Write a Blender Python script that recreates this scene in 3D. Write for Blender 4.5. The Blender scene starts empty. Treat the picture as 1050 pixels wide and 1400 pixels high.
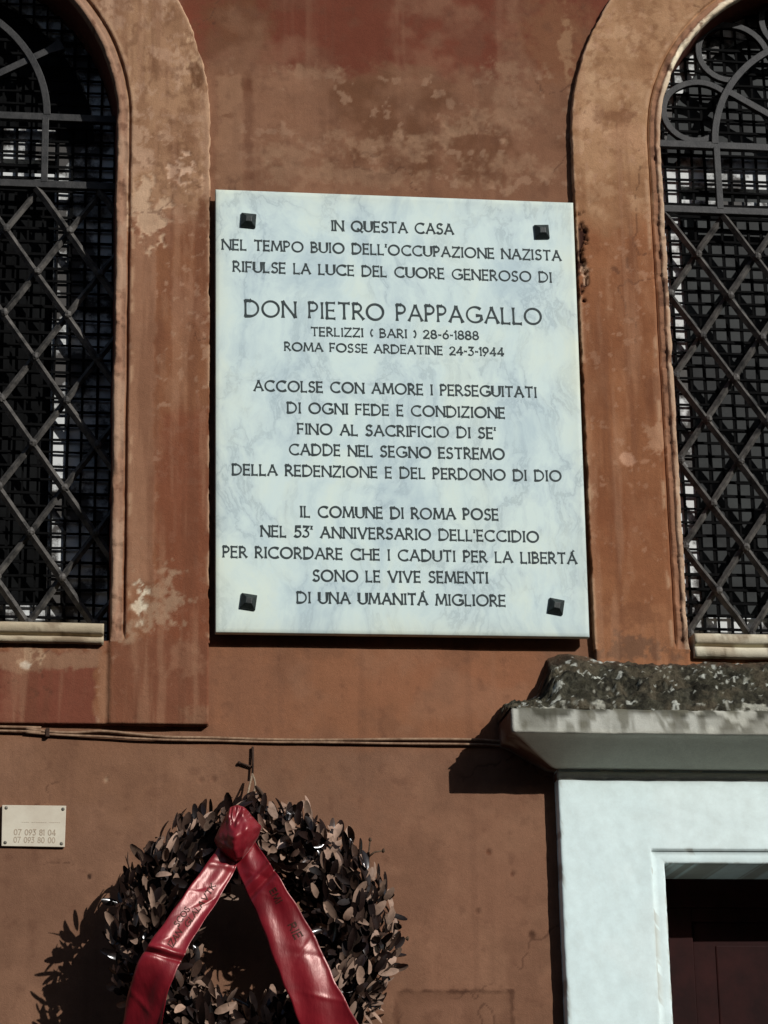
import bpy, bmesh, math, random
import numpy as np
from mathutils import Vector, Matrix

random.seed(7)
rng = np.random.default_rng(7)
scn = bpy.context.scene
COL = scn.collection

# ------------------------------------------------------------------ camera
CAM_D, CAM_Z, FOC = 5.1627, 1.65, 3500.0          # metres to the wall, eye height, focal length in 1050x1400 pixels
PITCH, YAW, ROLL = math.radians(17.5326), math.radians(8.127), math.radians(-1.1398)
_f = Vector((math.sin(YAW)*math.cos(PITCH), math.cos(YAW)*math.cos(PITCH), math.sin(PITCH)))
_r0 = Vector((math.cos(YAW), -math.sin(YAW), 0.0)); _u0 = _r0.cross(_f)
_r = _r0*math.cos(ROLL) + _u0*math.sin(ROLL)
_u = -_r0*math.sin(ROLL) + _u0*math.cos(ROLL)
cam_d = bpy.data.cameras.new('camera'); cam = bpy.data.objects.new('camera', cam_d); COL.objects.link(cam)
cam.matrix_world = Matrix(((_r.x,_u.x,-_f.x,0),(_r.y,_u.y,-_f.y,-CAM_D),(_r.z,_u.z,-_f.z,CAM_Z),(0,0,0,1)))
cam_d.lens = FOC/1400*36; cam_d.sensor_width = 36; cam_d.clip_end = 500; cam_d.clip_start = 0.05
scn.camera = cam

def W(u, v, d=0.0):
    """measured photo point -> world point on the plane d metres in front of the wall (y = -d)"""
    a, b = (u-525)/FOC, -(v-700)/FOC
    q = _f + _r*a + _u*b
    t = (CAM_D-d)/q.y
    return Vector((q.x*t, -d, q.z*t+CAM_Z))

# ------------------------------------------------------------------ sun, sky, exposure
TOSUN = Vector((0.72, -1.0, 0.66)).normalized()
EL = math.asin(TOSUN.z); AZ = math.atan2(TOSUN.x, TOSUN.y)
wd = bpy.data.worlds.new('World'); scn.world = wd; wd.use_nodes = True
nt = wd.node_tree; nt.nodes.clear()
sky = nt.nodes.new('ShaderNodeTexSky'); sky.sky_type = 'NISHITA'; sky.sun_disc = False
sky.sun_elevation = EL; sky.sun_rotation = AZ
bg = nt.nodes.new('ShaderNodeBackground'); bg.inputs[1].default_value = 0.07
wo = nt.nodes.new('ShaderNodeOutputWorld')
nt.links.new(sky.outputs[0], bg.inputs[0]); nt.links.new(bg.outputs[0], wo.inputs[0])
sl = bpy.data.lights.new('sun', 'SUN'); sl.energy = 3.6; sl.angle = math.radians(0.5); sl.color = (1.0, 0.985, 0.96)
so = bpy.data.objects.new('sun', sl); COL.objects.link(so)
so.rotation_euler = TOSUN.to_track_quat('Z', 'Y').to_euler(); so.location = (4, -6, 8)
scn.view_settings.view_transform = 'Standard'; scn.view_settings.look = 'None'
scn.view_settings.exposure = 0; scn.view_settings.gamma = 1
try: scn.view_settings.use_curve_mapping = False
except Exception: pass

# ------------------------------------------------------------------ helpers
KE = 0.83
def lin(c):
    c = np.asarray(c, float)/255.0
    return np.where(c <= 0.04045, c/12.92, ((c+0.055)/1.055)**2.4)
def alb(*c): return lin(c)/KE*np.array([0.955, 1.035, 1.095])
def albw(*c): return lin(c)/KE

def tag(o, label=None, cat=None, group=None, kind=None):
    if label: o['label'] = label
    if cat: o['category'] = cat
    if group: o['group'] = group
    if kind: o['kind'] = kind
    return o
def empty(name, loc, label, cat, group=None):
    o = bpy.data.objects.new(name, None); COL.objects.link(o); o.location = loc
    o.empty_display_size = 0.05
    return tag(o, label, cat, group)
def link(name, me, mat, parent=None):
    o = bpy.data.objects.new(name, me); COL.objects.link(o)
    if mat: me.materials.append(mat)
    if parent:
        o.parent = parent
        # geometry is written in world coordinates: undo the chain of parents
        off = Vector((0, 0, 0)); p = parent
        while p: off += p.location; p = p.parent
        o.location = -off
    return o
def npmesh(name, V, F, col=None, smooth=True):
    """V (n,3), F (m,4) int arrays -> mesh, with an optional per-vertex colour"""
    me = bpy.data.meshes.new(name)
    V = np.ascontiguousarray(V, np.float32); F = np.ascontiguousarray(F, np.int32)
    k = F.shape[1]
    me.vertices.add(len(V)); me.vertices.foreach_set('co', V.ravel())
    me.loops.add(F.size); me.loops.foreach_set('vertex_index', F.ravel())
    me.polygons.add(len(F)); me.polygons.foreach_set('loop_start', np.arange(0, F.size, k, dtype=np.int32))
    try: me.polygons.foreach_set('loop_total', np.full(len(F), k, np.int32))
    except Exception: pass
    me.update(calc_edges=True)
    if smooth: me.polygons.foreach_set('use_smooth', np.ones(len(F), bool))
    if col is not None:
        a = me.color_attributes.new('col', 'FLOAT_COLOR', 'POINT')
        c4 = np.ones((len(V), 4), np.float32); c4[:, :np.shape(col)[1]] = col
        a.data.foreach_set('color', c4.ravel())
    return me
def gridfaces(n, m, flip=False):
    i, j = np.meshgrid(np.arange(n-1), np.arange(m-1), indexing='ij')
    a = (i*m+j).ravel()
    F = np.stack([a, a+m, a+m+1, a+1], 1)
    return F[:, ::-1] if flip else F

class MB:
    """collects boxes, bars and tubes into one mesh"""
    def __init__(s): s.v = []; s.f = []
    def add(s, vs, fs):
        b = len(s.v); s.v += [tuple(p) for p in vs]; s.f += [tuple(b+i for i in q) for q in fs]
    def box(s, x0, x1, y0, y1, z0, z1):
        s.add([(x0,y0,z0),(x1,y0,z0),(x1,y1,z0),(x0,y1,z0),(x0,y0,z1),(x1,y0,z1),(x1,y1,z1),(x0,y1,z1)],
              [(0,3,2,1),(4,5,6,7),(0,1,5,4),(1,2,6,5),(2,3,7,6),(3,0,4,7)])
    def bar(s, pts, w, dep, closed=False):
        """strip of rectangular section along pts (all in a plane of constant y); w in plane, dep in y"""
        P = [Vector(p) for p in pts]; n = len(P); ring = []
        for i in range(n):
            a = P[max(i-1, 0)]; b = P[min(i+1, n-1)]
            if closed: a = P[(i-1) % n]; b = P[(i+1) % n]
            t = (b-a); t.y = 0; t.normalize(); nn = Vector((-t.z, 0, t.x))
            ww = w(i/(n-1)) if callable(w) else w
            ring.append([P[i]+nn*ww/2+Vector((0,-dep/2,0)), P[i]-nn*ww/2+Vector((0,-dep/2,0)),
                         P[i]-nn*ww/2+Vector((0,dep/2,0)), P[i]+nn*ww/2+Vector((0,dep/2,0))])
        vs = [p for r in ring for p in r]; fs = []
        for i in range(n if closed else n-1):
            k = (i+1) % n
            for j in range(4): fs.append((i*4+j, i*4+(j+1) % 4, k*4+(j+1) % 4, k*4+j))
        if not closed: fs += [(3,2,1,0), tuple((n-1)*4+j for j in range(4))]
        s.add(vs, fs)
    def tube(s, pts, r, seg=8, cap=True):
        P = [Vector(p) for p in pts]; n = len(P); vs = []
        up = Vector((0.12, 0.98, 0.15)).normalized()
        for i in range(n):
            t = (P[min(i+1, n-1)]-P[max(i-1, 0)]).normalized()
            a = t.cross(up)
            if a.length < 1e-3: a = t.cross(Vector((1, 0, 0)))
            a.normalize(); b = t.cross(a)
            rr = r(i/(n-1)) if callable(r) else r
            for k in range(seg):
                q = 2*math.pi*k/seg; vs.append(P[i]+a*math.cos(q)*rr+b*math.sin(q)*rr)
        fs = [(i*seg+k, i*seg+(k+1) % seg, (i+1)*seg+(k+1) % seg, (i+1)*seg+k) for i in range(n-1) for k in range(seg)]
        if cap: fs += [tuple(range(seg))[::-1], tuple((n-1)*seg+k for k in range(seg))]
        s.add(vs, fs)
    def ball(s, c, r, jit=0, sq=(1, 1, 1), nu=8, nv=6):
        vs = []; c = Vector(c)
        for i in range(nv+1):
            th = math.pi*i/nv
            for k in range(nu):
                ph = 2*math.pi*k/nu; q = r*(1+random.uniform(-jit, jit))
                vs.append(c+Vector((q*sq[0]*math.sin(th)*math.cos(ph), q*sq[1]*math.sin(th)*math.sin(ph), q*sq[2]*math.cos(th))))
        s.add(vs, [(i*nu+k, (i+1)*nu+k, (i+1)*nu+(k+1) % nu, i*nu+(k+1) % nu) for i in range(nv) for k in range(nu)])
    def build(s, name, mat, parent=None, smooth=False, bevel=0):
        me = bpy.data.meshes.new(name); me.from_pydata([tuple(p) for p in s.v], [], s.f); me.update()
        bm = bmesh.new(); bm.from_mesh(me); bmesh.ops.recalc_face_normals(bm, faces=bm.faces)
        if bevel: bmesh.ops.bevel(bm, geom=list(bm.edges), offset=bevel, segments=2, profile=0.6, affect='EDGES', clamp_overlap=True)
        if smooth:
            for f in bm.faces: f.smooth = True
        bm.to_mesh(me); bm.free()
        return link(name, me, mat, parent)

def _hash(ix, iy, seed):
    h = (ix.astype(np.int64)*374761393 + iy.astype(np.int64)*668265263 + seed*1442695041) & 0xffffffff
    h = ((h ^ (h >> 13))*1274126177) & 0xffffffff
    h = (h ^ (h >> 16)) & 0xffffffff
    return h/4294967295.0
def vnoise(x, y, seed=0):
    xi = np.floor(x); yi = np.floor(y); fx = x-xi; fy = y-yi
    fx = fx*fx*(3-2*fx); fy = fy*fy*(3-2*fy); xi = xi.astype(int); yi = yi.astype(int)
    a = _hash(xi, yi, seed); b = _hash(xi+1, yi, seed); c = _hash(xi, yi+1, seed); d = _hash(xi+1, yi+1, seed)
    return (a*(1-fx)+b*fx)*(1-fy)+(c*(1-fx)+d*fx)*fy
def fbm(x, y, f, octv=4, seed=0, gain=0.55):
    s = 0; a = 1; t = 0
    for k in range(octv):
        s = s+a*vnoise(x*f+17.3*k+seed*3.1, y*f-9.7*k, seed+k*13); t += a; a *= gain; f *= 2.03
    return s/t
def sstep(a, b, x):
    t = np.clip((x-a)/(b-a), 0, 1); return t*t*(3-2*t)

class Paint:
    """wear, stains and old coats of paint of a rendered surface, laid out in metres on the wall"""
    def __init__(s, x, z, base):
        s.x = x; s.z = z; s.c = np.empty(x.shape+(3,)); s.c[...] = alb(*base); s.h = np.zeros(x.shape)
        s.w = fbm(x, z, 14, 5, 3)-0.5; s.w2 = fbm(x, z, 55, 4, 9)-0.5; s.w3 = fbm(x, z, 30, 4, 31)-0.5; s.w4 = fbm(x, z, 130, 3, 47)-0.5
    def over(s, m, col, h=0.0):
        m = np.clip(m, 0, 1); s.c = s.c*(1-m[..., None])+alb(*col)*m[..., None]
        if h: s.h += h*m
    def blob(s, u, v, ru, rv, col, soft=0.35, warp=1.2, fine=0.5, amt=1.0, h=0.0, d=0.0):
        p = W(u, v, d); k = 612.0
        q = np.sqrt(((s.x-p.x)/(ru/k))**2+((s.z-p.z)/(rv/k*1.03))**2)+warp*(s.w+0.6*s.w3)+fine*(1.7*s.w2+1.1*s.w4)+0.35*s.w2
        s.over(amt*(1-sstep(1-soft, 1+soft*0.4, q)), col, h)
    def rect(s, u0, v0, u1, v1, col, soft=6, warp=14, fine=6, amt=1.0, h=0.0, d=0.0):
        k = 612.0; a = W(u0, v0, d); b = W(u0, v1, d); b.x = W(u1, v0, d).x
        e = np.minimum(np.minimum(s.x-a.x, b.x-s.x), np.minimum(a.z-s.z, s.z-b.z))*k + warp*2*s.w+fine*2*s.w2
        s.over(amt*sstep(-soft/2, soft/2, e), col, h)
    def flecks(s, seed, f, lo, hi, col, amt=1.0, mask=1.0, h=0.0, stretch=1.0):
        n = fbm(s.x*stretch, s.z/stretch, f, 4, seed)
        s.over(amt*mask*sstep(lo, hi, n), col, h)

# ------------------------------------------------------------------ materials
def newmat(name):
    m = bpy.data.materials.new(name); m.use_nodes = True
    return m, m.node_tree, m.node_tree.nodes['Principled BSDF']
def N(t, typ, **kw):
    n = t.nodes.new(typ)
    for k, v in kw.items():
        if k in n.inputs: n.inputs[k].default_value = v
        else: setattr(n, k, v)
    return n
def objcoord(t): return N(t, 'ShaderNodeTexCoord').outputs['Object']
def noise(t, scale, detail=5, rough=0.6, vec=None):
    n = N(t, 'ShaderNodeTexNoise'); n.inputs['Scale'].default_value = scale
    n.inputs['Detail'].default_value = detail; n.inputs['Roughness'].default_value = rough
    t.links.new(vec if vec else objcoord(t), n.inputs['Vector']); return n.outputs['Fac']
def ramp(t, fac, stops):
    r = N(t, 'ShaderNodeValToRGB'); e = r.color_ramp.elements
    while len(e) < len(stops): e.new(0.5)
    for el, (p, c) in zip(e, stops):
        el.position = p; el.color = (*c[:3], 1) if len(c) >= 3 else (c[0], c[0], c[0], 1)
    t.links.new(fac, r.inputs[0]); return r.outputs[0]
def mix(t, mode, fac, a, b):
    n = N(t, 'ShaderNodeMix', data_type='RGBA', blend_type=mode)
    for s, v in ((0, fac), (6, a), (7, b)):
        if hasattr(v, 'is_output'): t.links.new(v, n.inputs[s])
        else: n.inputs[s].default_value = v if s == 0 else (*v[:3], 1)
    return n.outputs[2]
def bump(t, b, h, strength, dist):
    n = N(t, 'ShaderNodeBump'); n.inputs['Strength'].default_value = strength; n.inputs['Distance'].default_value = dist
    t.links.new(h, n.inputs['Height']); t.links.new(n.outputs[0], b.inputs['Normal'])

def mat_vcol(name, rough=0.93, grain=(0.9, 1.09), bs=0.35, bd=0.002, scale=260, spec=0.15):
    m, t, b = newmat(name)
    a = N(t, 'ShaderNodeAttribute', attribute_name='col')
    g = ramp(t, noise(t, scale, 4, 0.7), [(0.25, (grain[0],)), (0.75, (grain[1],))])
    g2 = ramp(t, noise(t, 28, 5, 0.7), [(0.3, (0.92, 0.91, 0.9)), (0.7, (1.06, 1.06, 1.06))])
    c = mix(t, 'MULTIPLY', 1.0, a.outputs['Color'], g); c = mix(t, 'MULTIPLY', 1.0, c, g2)
    t.links.new(c, b.inputs['Base Color']); b.inputs['Roughness'].default_value = rough
    b.inputs['Specular IOR Level'].default_value = spec
    ad = N(t, 'ShaderNodeMath', operation='MULTIPLY_ADD'); t.links.new(noise(t, 90, 5, 0.7), ad.inputs[0]); ad.inputs[1].default_value = 1.6
    t.links.new(noise(t, 420, 3, 0.6), ad.inputs[2])
    bump(t, b, ad.outputs[0], bs, bd)
    return m
def mat_plain(name, c0, c1, scale=30, rough=0.6, spec=0.4, metal=0.0, bs=0.3, bd=0.001, bscale=120, lo=0.35, hi=0.65):
    m, t, b = newmat(name)
    t.links.new(ramp(t, noise(t, scale, 6, 0.65), [(lo, c0), (hi, c1)]), b.inputs['Base Color'])
    b.inputs['Roughness'].default_value = rough; b.inputs['Specular IOR Level'].default_value = spec
    b.inputs['Metallic'].default_value = metal
    if bs: bump(t, b, noise(t, bscale, 5, 0.65), bs, bd)
    return m

M_STUCCO = mat_vcol('weathered_stucco')
M_TRIM = mat_vcol('weathered_stucco_trim', bs=0.4, bd=0.0022)
M_MORTAR = mat_vcol('mossy_mortar', grain=(0.6, 1.35), bs=1.0, bd=0.006, scale=160)
M_STONE = mat_vcol('stained_stone', grain=(0.9, 1.08), bs=0.4, bd=0.0015)
M_IRON = mat_plain('wrought_iron', (0.010, 0.0098, 0.0095), (0.034, 0.032, 0.030), 50, 0.55, 0.3, 0.0, 0.6, 0.001, 300)
M_LATT = mat_plain('worn_grey_iron', (0.020, 0.019, 0.0175), (0.12, 0.11, 0.098), 38, 0.6, 0.3, 0.0, 0.6, 0.001, 300)
M_WIRE = mat_plain('dark_wire', (0.0015, 0.0015, 0.0015), (0.004, 0.004, 0.004), 80, 0.8, 0.06)
M_WFRAME = mat_plain('old_white_window_paint', (0.06, 0.055, 0.05), (0.62, 0.63, 0.61), 8, 0.55, 0.2, lo=0.45, hi=0.53)
M_WHITE = mat_plain('white_door_surround_paint', tuple(albw(195, 210, 208)), tuple(albw(207, 220, 217)), 6, 0.6, 0.3, 0, 0.25, 0.0015, 45)
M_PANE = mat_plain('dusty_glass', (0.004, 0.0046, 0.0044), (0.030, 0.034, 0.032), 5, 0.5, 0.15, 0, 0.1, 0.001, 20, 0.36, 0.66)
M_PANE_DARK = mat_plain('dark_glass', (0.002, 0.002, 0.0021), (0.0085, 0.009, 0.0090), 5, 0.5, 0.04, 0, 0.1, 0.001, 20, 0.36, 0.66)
M_DOOR = mat_plain('dark_red_wood', (0.014, 0.0042, 0.0036), (0.028, 0.0072, 0.0062), 10, 0.6, 0.08, 0, 0.3, 0.001, 60)
M_LETTER = mat_plain('lead_lettering', (0.020, 0.032, 0.033), (0.042, 0.058, 0.058), 60, 0.6, 0.25, 0, 0, 0)
M_BOLT = mat_plain('blackened_bronze', (0.006, 0.009, 0.008), (0.02, 0.028, 0.025), 90, 0.5, 0.4, 0, 0.4, 0.0008, 300)
M_CABLE = mat_plain('painted_cable', tuple(alb(108, 78, 58)), tuple(alb(150, 118, 92)), 55, 0.8, 0.2)
M_RUST = mat_plain('rusty_iron', (0.02, 0.012, 0.008), (0.06, 0.032, 0.02), 70, 0.8, 0.2)
M_TWINE = mat_plain('twine', (0.16, 0.11, 0.07), (0.34, 0.26, 0.18), 200, 0.9, 0.1)
M_TWIG = mat_plain('twig_bark', (0.05, 0.03, 0.02), (0.12, 0.08, 0.05), 100, 0.9, 0.1)
M_GREYINK = mat_plain('faded_ink', tuple(albw(147, 132, 114)), tuple(albw(163, 148, 129)), 300, 0.7, 0.1, 0, 0, 0)
M_SCREW = mat_plain('dull_screw', (0.05, 0.045, 0.035), (0.2, 0.18, 0.14), 90, 0.5, 0.4)

def mat_marble():
    m, t, b = newmat('veined_white_marble'); co = objcoord(t)
    wn = N(t, 'ShaderNodeTexNoise'); wn.inputs['Scale'].default_value = 3.5; wn.inputs['Detail'].default_value = 6
    t.links.new(co, wn.inputs['Vector'])
    mp = N(t, 'ShaderNodeMapping'); mp.inputs['Rotation'].default_value = (0, 0.75, 0); mp.inputs['Scale'].default_value = (1.0, 1.0, 0.42)
    t.links.new(co, mp.inputs['Vector'])
    va = mix(t, 'LINEAR_LIGHT', 0.11, mp.outputs[0], wn.outputs['Color'])
    v1 = noise(t, 13, 8, 0.64, va)
    ab = N(t, 'ShaderNodeMath', operation='SUBTRACT'); t.links.new(v1, ab.inputs[0]); ab.inputs[1].default_value = 0.5
    a2 = N(t, 'ShaderNodeMath', operation='ABSOLUTE'); t.links.new(ab.outputs[0], a2.inputs[0])
    W0 = tuple(albw(192, 208, 204)); G0 = tuple(albw(148, 164, 168)); C0 = tuple(albw(200, 212, 200)); B0 = tuple(albw(170, 188, 191))
    vein = ramp(t, a2.outputs[0], [(0.0, G0), (0.03, tuple(albw(174, 190, 192))), (0.12, W0)])
    cloud = ramp(t, noise(t, 8.5, 6, 0.62, va), [(0.36, B0), (0.5, W0), (0.64, C0)])
    msk = ramp(t, noise(t, 5.5, 3, 0.5), [(0.42, (0.1,)), (0.62, (0.7,))])
    c = mix(t, 'MIX', msk, cloud, vein)
    # warm edge stain: distance to the slab's edge comes as a vertex colour
    a = N(t, 'ShaderNodeAttribute', attribute_name='col')
    c = mix(t, 'MULTIPLY', 1.0, c, a.outputs['Color'])
    t.links.new(c, b.inputs['Base Color']); b.inputs['Roughness'].default_value = 0.6; b.inputs['Specular IOR Level'].default_value = 0.3
    bump(t, b, noise(t, 160, 4, 0.6), 0.08, 0.001)
    return m
M_MARBLE = mat_marble()
def mat_leaf():
    m, t, b = newmat('dry_laurel_leaf')
    a = N(t, 'ShaderNodeAttribute', attribute_name='col')
    g = ramp(t, noise(t, 90, 4, 0.6), [(0.3, (0.75,)), (0.7, (1.2,))])
    t.links.new(mix(t, 'MULTIPLY', 1.0, a.outputs['Color'], g), b.inputs['Base Color'])
    b.inputs['Roughness'].default_value = 0.55; b.inputs['Specular IOR Level'].default_value = 0.12
    t.links.new(a.outputs['Alpha'], b.inputs['Coat Weight']); b.inputs['Coat Roughness'].default_value = 0.2
    bump(t, b, noise(t, 130, 3, 0.5), 0.25, 0.002)
    return m
M_LEAF = mat_leaf()
def mat_satin():
    m, t, b = newmat('red_satin')
    c = ramp(t, noise(t, 16, 3, 0.5), [(0.35, (0.15, 0.003, 0.009)), (0.65, (0.25, 0.009, 0.018))])
    t.links.new(c, b.inputs['Base Color']);     b.inputs['Roughness'].default_value = 0.40
    b.inputs['Sheen Weight'].default_value = 0.10; b.inputs['Sheen Roughness'].default_value = 0.4; b.inputs['Sheen Tint'].default_value = (1.0, 0.45, 0.42, 1)
    b.inputs['Specular IOR Level'].default_value = 1.0
    b.inputs['Specular Tint'].default_value = (1.0, 0.74, 0.68, 1)
    mp = N(t, 'ShaderNodeMapping'); mp.inputs['Scale'].default_value = (1, 1, 0.35); t.links.new(objcoord(t), mp.inputs['Vector'])
    bump(t, b, noise(t, 70, 4, 0.55, mp.outputs[0]), 0.30, 0.004)
    return m
M_SATIN = mat_satin()
M_RINK = mat_plain('dull_gold_ribbon_print', (0.045, 0.016, 0.01), (0.07, 0.028, 0.016), 200, 0.6, 0.2, 0, 0, 0)

# ------------------------------------------------------------------ dimensions measured on the wall (metres)
ZC = 4.19                     # spring of the window arches
R_GROOVE, W_BAND = 0.472, 0.178
XC = (-0.285, 1.829)          # window axes
Z_SILL, Z_APRON, Z_TRIMBOT = 3.034, 2.998, 2.822
DX0, DX1, DZT = 1.305, 2.353, 2.540    # door opening
FR = 0.22                     # door surround width
T_TRIM = 0.018

# ------------------------------------------------------------------ ground
mb = MB(); mb.box(-40, 40, -60, 0.0, -0.6, -0.12)
tag(mb.build('street', mat_plain('asphalt', (0.04, 0.04, 0.04), (0.065, 0.063, 0.06), 60, 0.9, 0.2, 0, 0.5, 0.004, 200)), kind='structure')
mb = MB(); mb.box(-40, 40, -2.2, 0.0, -0.119, 0.0)
tag(mb.build('pavement', mat_plain('paving_stone', (0.14, 0.13, 0.115), (0.22, 0.2, 0.18), 12, 0.85, 0.2, 0, 0.4, 0.003, 90), bevel=0.01), kind='structure')

# unseen house added across the street to shade the pavement and block low sky
opp = empty('added_opposite_house', (0, -9.6, 0), 'plain ochre house added unseen across the street to darken the shadows on the front', 'building')
mb = MB(); mb.box(-30, 30, -19, -9.6, -0.12, 7.3)
mb.build('wall', mat_plain('ochre_render', (0.12, 0.075, 0.04), (0.18, 0.11, 0.06), 3, 0.9, 0.1, 0, 0.3, 0.003, 60), opp)
mb = MB(); mb.add([(-30.4, -9.2, 7.31), (30.4, -9.2, 7.31), (30.4, -14.3, 8.2), (-30.4, -14.3, 8.2), (-30.4, -19.4, 7.31), (30.4, -19.4, 7.31)], [(0, 1, 2, 3), (3, 2, 5, 4), (0, 4, 5, 1), (0, 3, 4), (1, 5, 2)])
mb.build('roof', mat_plain('roof_tile', (0.16, 0.07, 0.04), (0.24, 0.11, 0.07), 8, 0.9, 0.1), opp)
for i in range(-6, 7):
    for zb_ in (0.9, 4.0):
        mb = MB(); mb.box(i*4-0.55, i*4+0.55, -9.62, -9.55, zb_, zb_+1.7); mb.build('shutter', mat_plain('green_shutter', (0.03, 0.05, 0.035), (0.05, 0.07, 0.05), 20) if 'green_shutter' not in bpy.data.materials else bpy.data.materials['green_shutter'], opp, bevel=0.01)

# ------------------------------------------------------------------ building
house = empty('town_house', (0.6, 0.0, 0.0), 'old brown rendered house front with two arched barred windows above a white door surround', 'building')

def axis(lo, f0, f1, hi, fine, coarse):
    a = np.arange(lo, f0, coarse); b = np.arange(f0, f1, fine); c = np.arange(f1, hi+coarse, coarse)
    return np.concatenate([a, b, c])
gx = axis(-3.0, -0.2, 1.75, 5.0, 0.0035, 0.03)
gz = axis(0.0, 2.16, 4.68, 6.6, 0.0035, 0.03)
X, Z = np.meshgrid(gx, gz, indexing='ij')
P = Paint(X, Z, (116, 79, 58))
w, w2, w3 = P.w, P.w2, P.w3
# broad tone variation of the render
big = fbm(X, Z, 2.6, 4, 51); big2 = fbm(X*1.5, Z*0.6, 3.2, 4, 77)
P.over(sstep(0.46, 0.66, big)*0.55, (130, 91, 67)); P.over(sstep(0.5, 0.7, big2)*0.45, (104, 71, 53))
# lower part, dull brown;  right of the wreath warmer
P.rect(-900, 1010, 2000, 3200, (116, 82, 62), 60, 30, 4, 0.75)
P.blob(640, 1230, 160, 260, (126, 86, 64), 0.8, 0.8, 0.2, 0.7)
P.blob(180, 1060, 300, 60, (122, 84, 60), 0.8, 0.8, 0.2, 0.5)
P.rect(285, 868, 730, 1010, (132, 85, 58), 30, 18, 5, 0.8)
P.blob(330, 950, 90, 90, (120, 80, 58), 0.8, 0.9, 0.3, 0.6)
P.blob(620, 930, 130, 50, (139, 88, 61), 0.8, 0.9, 0.3, 0.5)
# upper dark red coat with a ragged lower edge
edge = W(525, 104).z + 0.10*w + 0.05*w3 + 0.02*w2
red = sstep(-0.02, 0.03, Z-edge); P.over(red*0.95, (97, 48, 33))
P.over(red*sstep(0.45, 0.65, fbm(X, Z, 5, 4, 5))*0.5, (108, 58, 41))
P.blob(320, 40, 55, 85, (98, 62, 40), 0.7, 0.7, 0.4, 0.8)
P.blob(760, 60, 60, 110, (116, 76, 52), 0.7, 0.7, 0.4, 0.8)
P.rect(290, 100, 800, 270, (118, 78, 56), 40, 30, 10, 0.45)
P.over(sstep(0.46, 0.64, fbm(X, Z, 7, 5, 61))*sstep(W(525, 262).z, W(525, 225).z, Z)*(1-red)*0.8, (92, 57, 37))
for (u, v, a, b_) in ((425, 97, 38, 9), (700, 97, 42, 12), (520, 200, 80, 22), (590, 190, 40, 14), (700, 150, 40, 30), (640, 170, 26, 16), (500, 240, 130, 16), (690, 225, 80, 22), (400, 210, 60, 14)):
    P.blob(u, v, a, b_, (138, 103, 78), 0.9, 1.6, 1.2, 0.75, -0.0008)
P.rect(298, 105, 332, 262, (132, 95, 70), 5, 9, 6, 0.8, 0.0008)
P.rect(333, 95, 346, 245, (88, 50, 32), 6, 5, 5, 0.75)
P.blob(312, 158, 10, 4, (92, 56, 36), 0.5, 1.0, 1.0, 0.7)
P.blob(775, 60, 8, 60, (138, 100, 72), 0.5, 1.2, 1.2, 0.8)
P.flecks(71, 34, 0.66, 0.72, (150, 115, 90), 0.5, (Z > W(525, 262).z)*(1-red), 0.0005)
# small scars, nail holes, the old filled patch at the bottom
for (u, v, r_, c) in ((727, 1278, 5, (62, 36, 24)), (668, 1165, 4, (92, 54, 36)), (653, 1246, 3, (100, 66, 48)), (122, 1198, 3, (24, 12, 9)), (145, 1066, 3, (150, 118, 92)), (275, 1066, 4, (96, 62, 44)), (292, 1065, 4, (96, 62, 44)), (700, 1195, 3, (95, 60, 44))):
    P.blob(u, v, r_, r_*1.2, c, 0.5, 0.4, 0.4, 0.9, -0.002)
P.rect(540, 1357, 700, 1600, (108, 73, 54), 3, 2, 2, 0.85, -0.0016)
P.rect(540, 1353, 702, 1357, (72, 44, 31), 3, 2, 4, 0.8); P.rect(697, 1357, 702, 1600, (80, 50, 36), 3, 2, 4, 0.7); P.rect(538, 1357, 542, 1600, (80, 50, 36), 3, 2, 4, 0.6)
P.rect(560, 1368, 640, 1600, (132, 92, 70), 14, 10, 3, 0.4)
# long faint run marks
P.over(sstep(0.5, 0.68, fbm(X, Z, 11, 5, 93))*0.35, (100, 68, 50)); P.over(sstep(0.54, 0.7, fbm(X, Z, 8, 5, 95))*0.35, (136, 97, 73)); P.over(sstep(0.58, 0.8, fbm(X*7, Z*0.35, 5, 4, 91))*0.2, (92, 60, 44))
P.over(sstep(0.6, 0.8, fbm(X*6, Z*0.3, 5, 4, 191))*0.22, (140, 100, 76))
P.over(sstep(0.62, 0.8, fbm(X, Z, 38, 4, 15))*0.3, (88, 56, 41))
cr = np.abs(fbm(X, Z, 3.1, 5, 301)-0.5); cm = sstep(0.5, 0.6, fbm(X, Z, 3.3, 3, 303))
P.over((cr < 0.0035)*cm*0.55, (70, 44, 32), -0.001)
P.h += 0.004*(fbm(X, Z, 2.2, 3, 8)-0.5)+0.0022*(fbm(X, Z, 11, 4, 18)-0.5)
F = gridfaces(len(gx), len(gz))
fx = (X[:-1, :-1]+X[1:, 1:])/2; fz = (Z[:-1, :-1]+Z[1:, 1:])/2
hole = np.zeros(fx.shape, bool)
for xc in XC:
    rr = np.where(fz > ZC, np.hypot(fx-xc, fz-ZC), np.abs(fx-xc))
    hole |= (rr < 0.56) & (fz > 2.91)
hole |= (fx > DX0-0.11) & (fx < DX1+0.11) & (fz < DZT+0.11)
F = F[~hole.ravel()]
V = np.stack([X.ravel(), -P.h.ravel(), Z.ravel()], 1)
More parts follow.
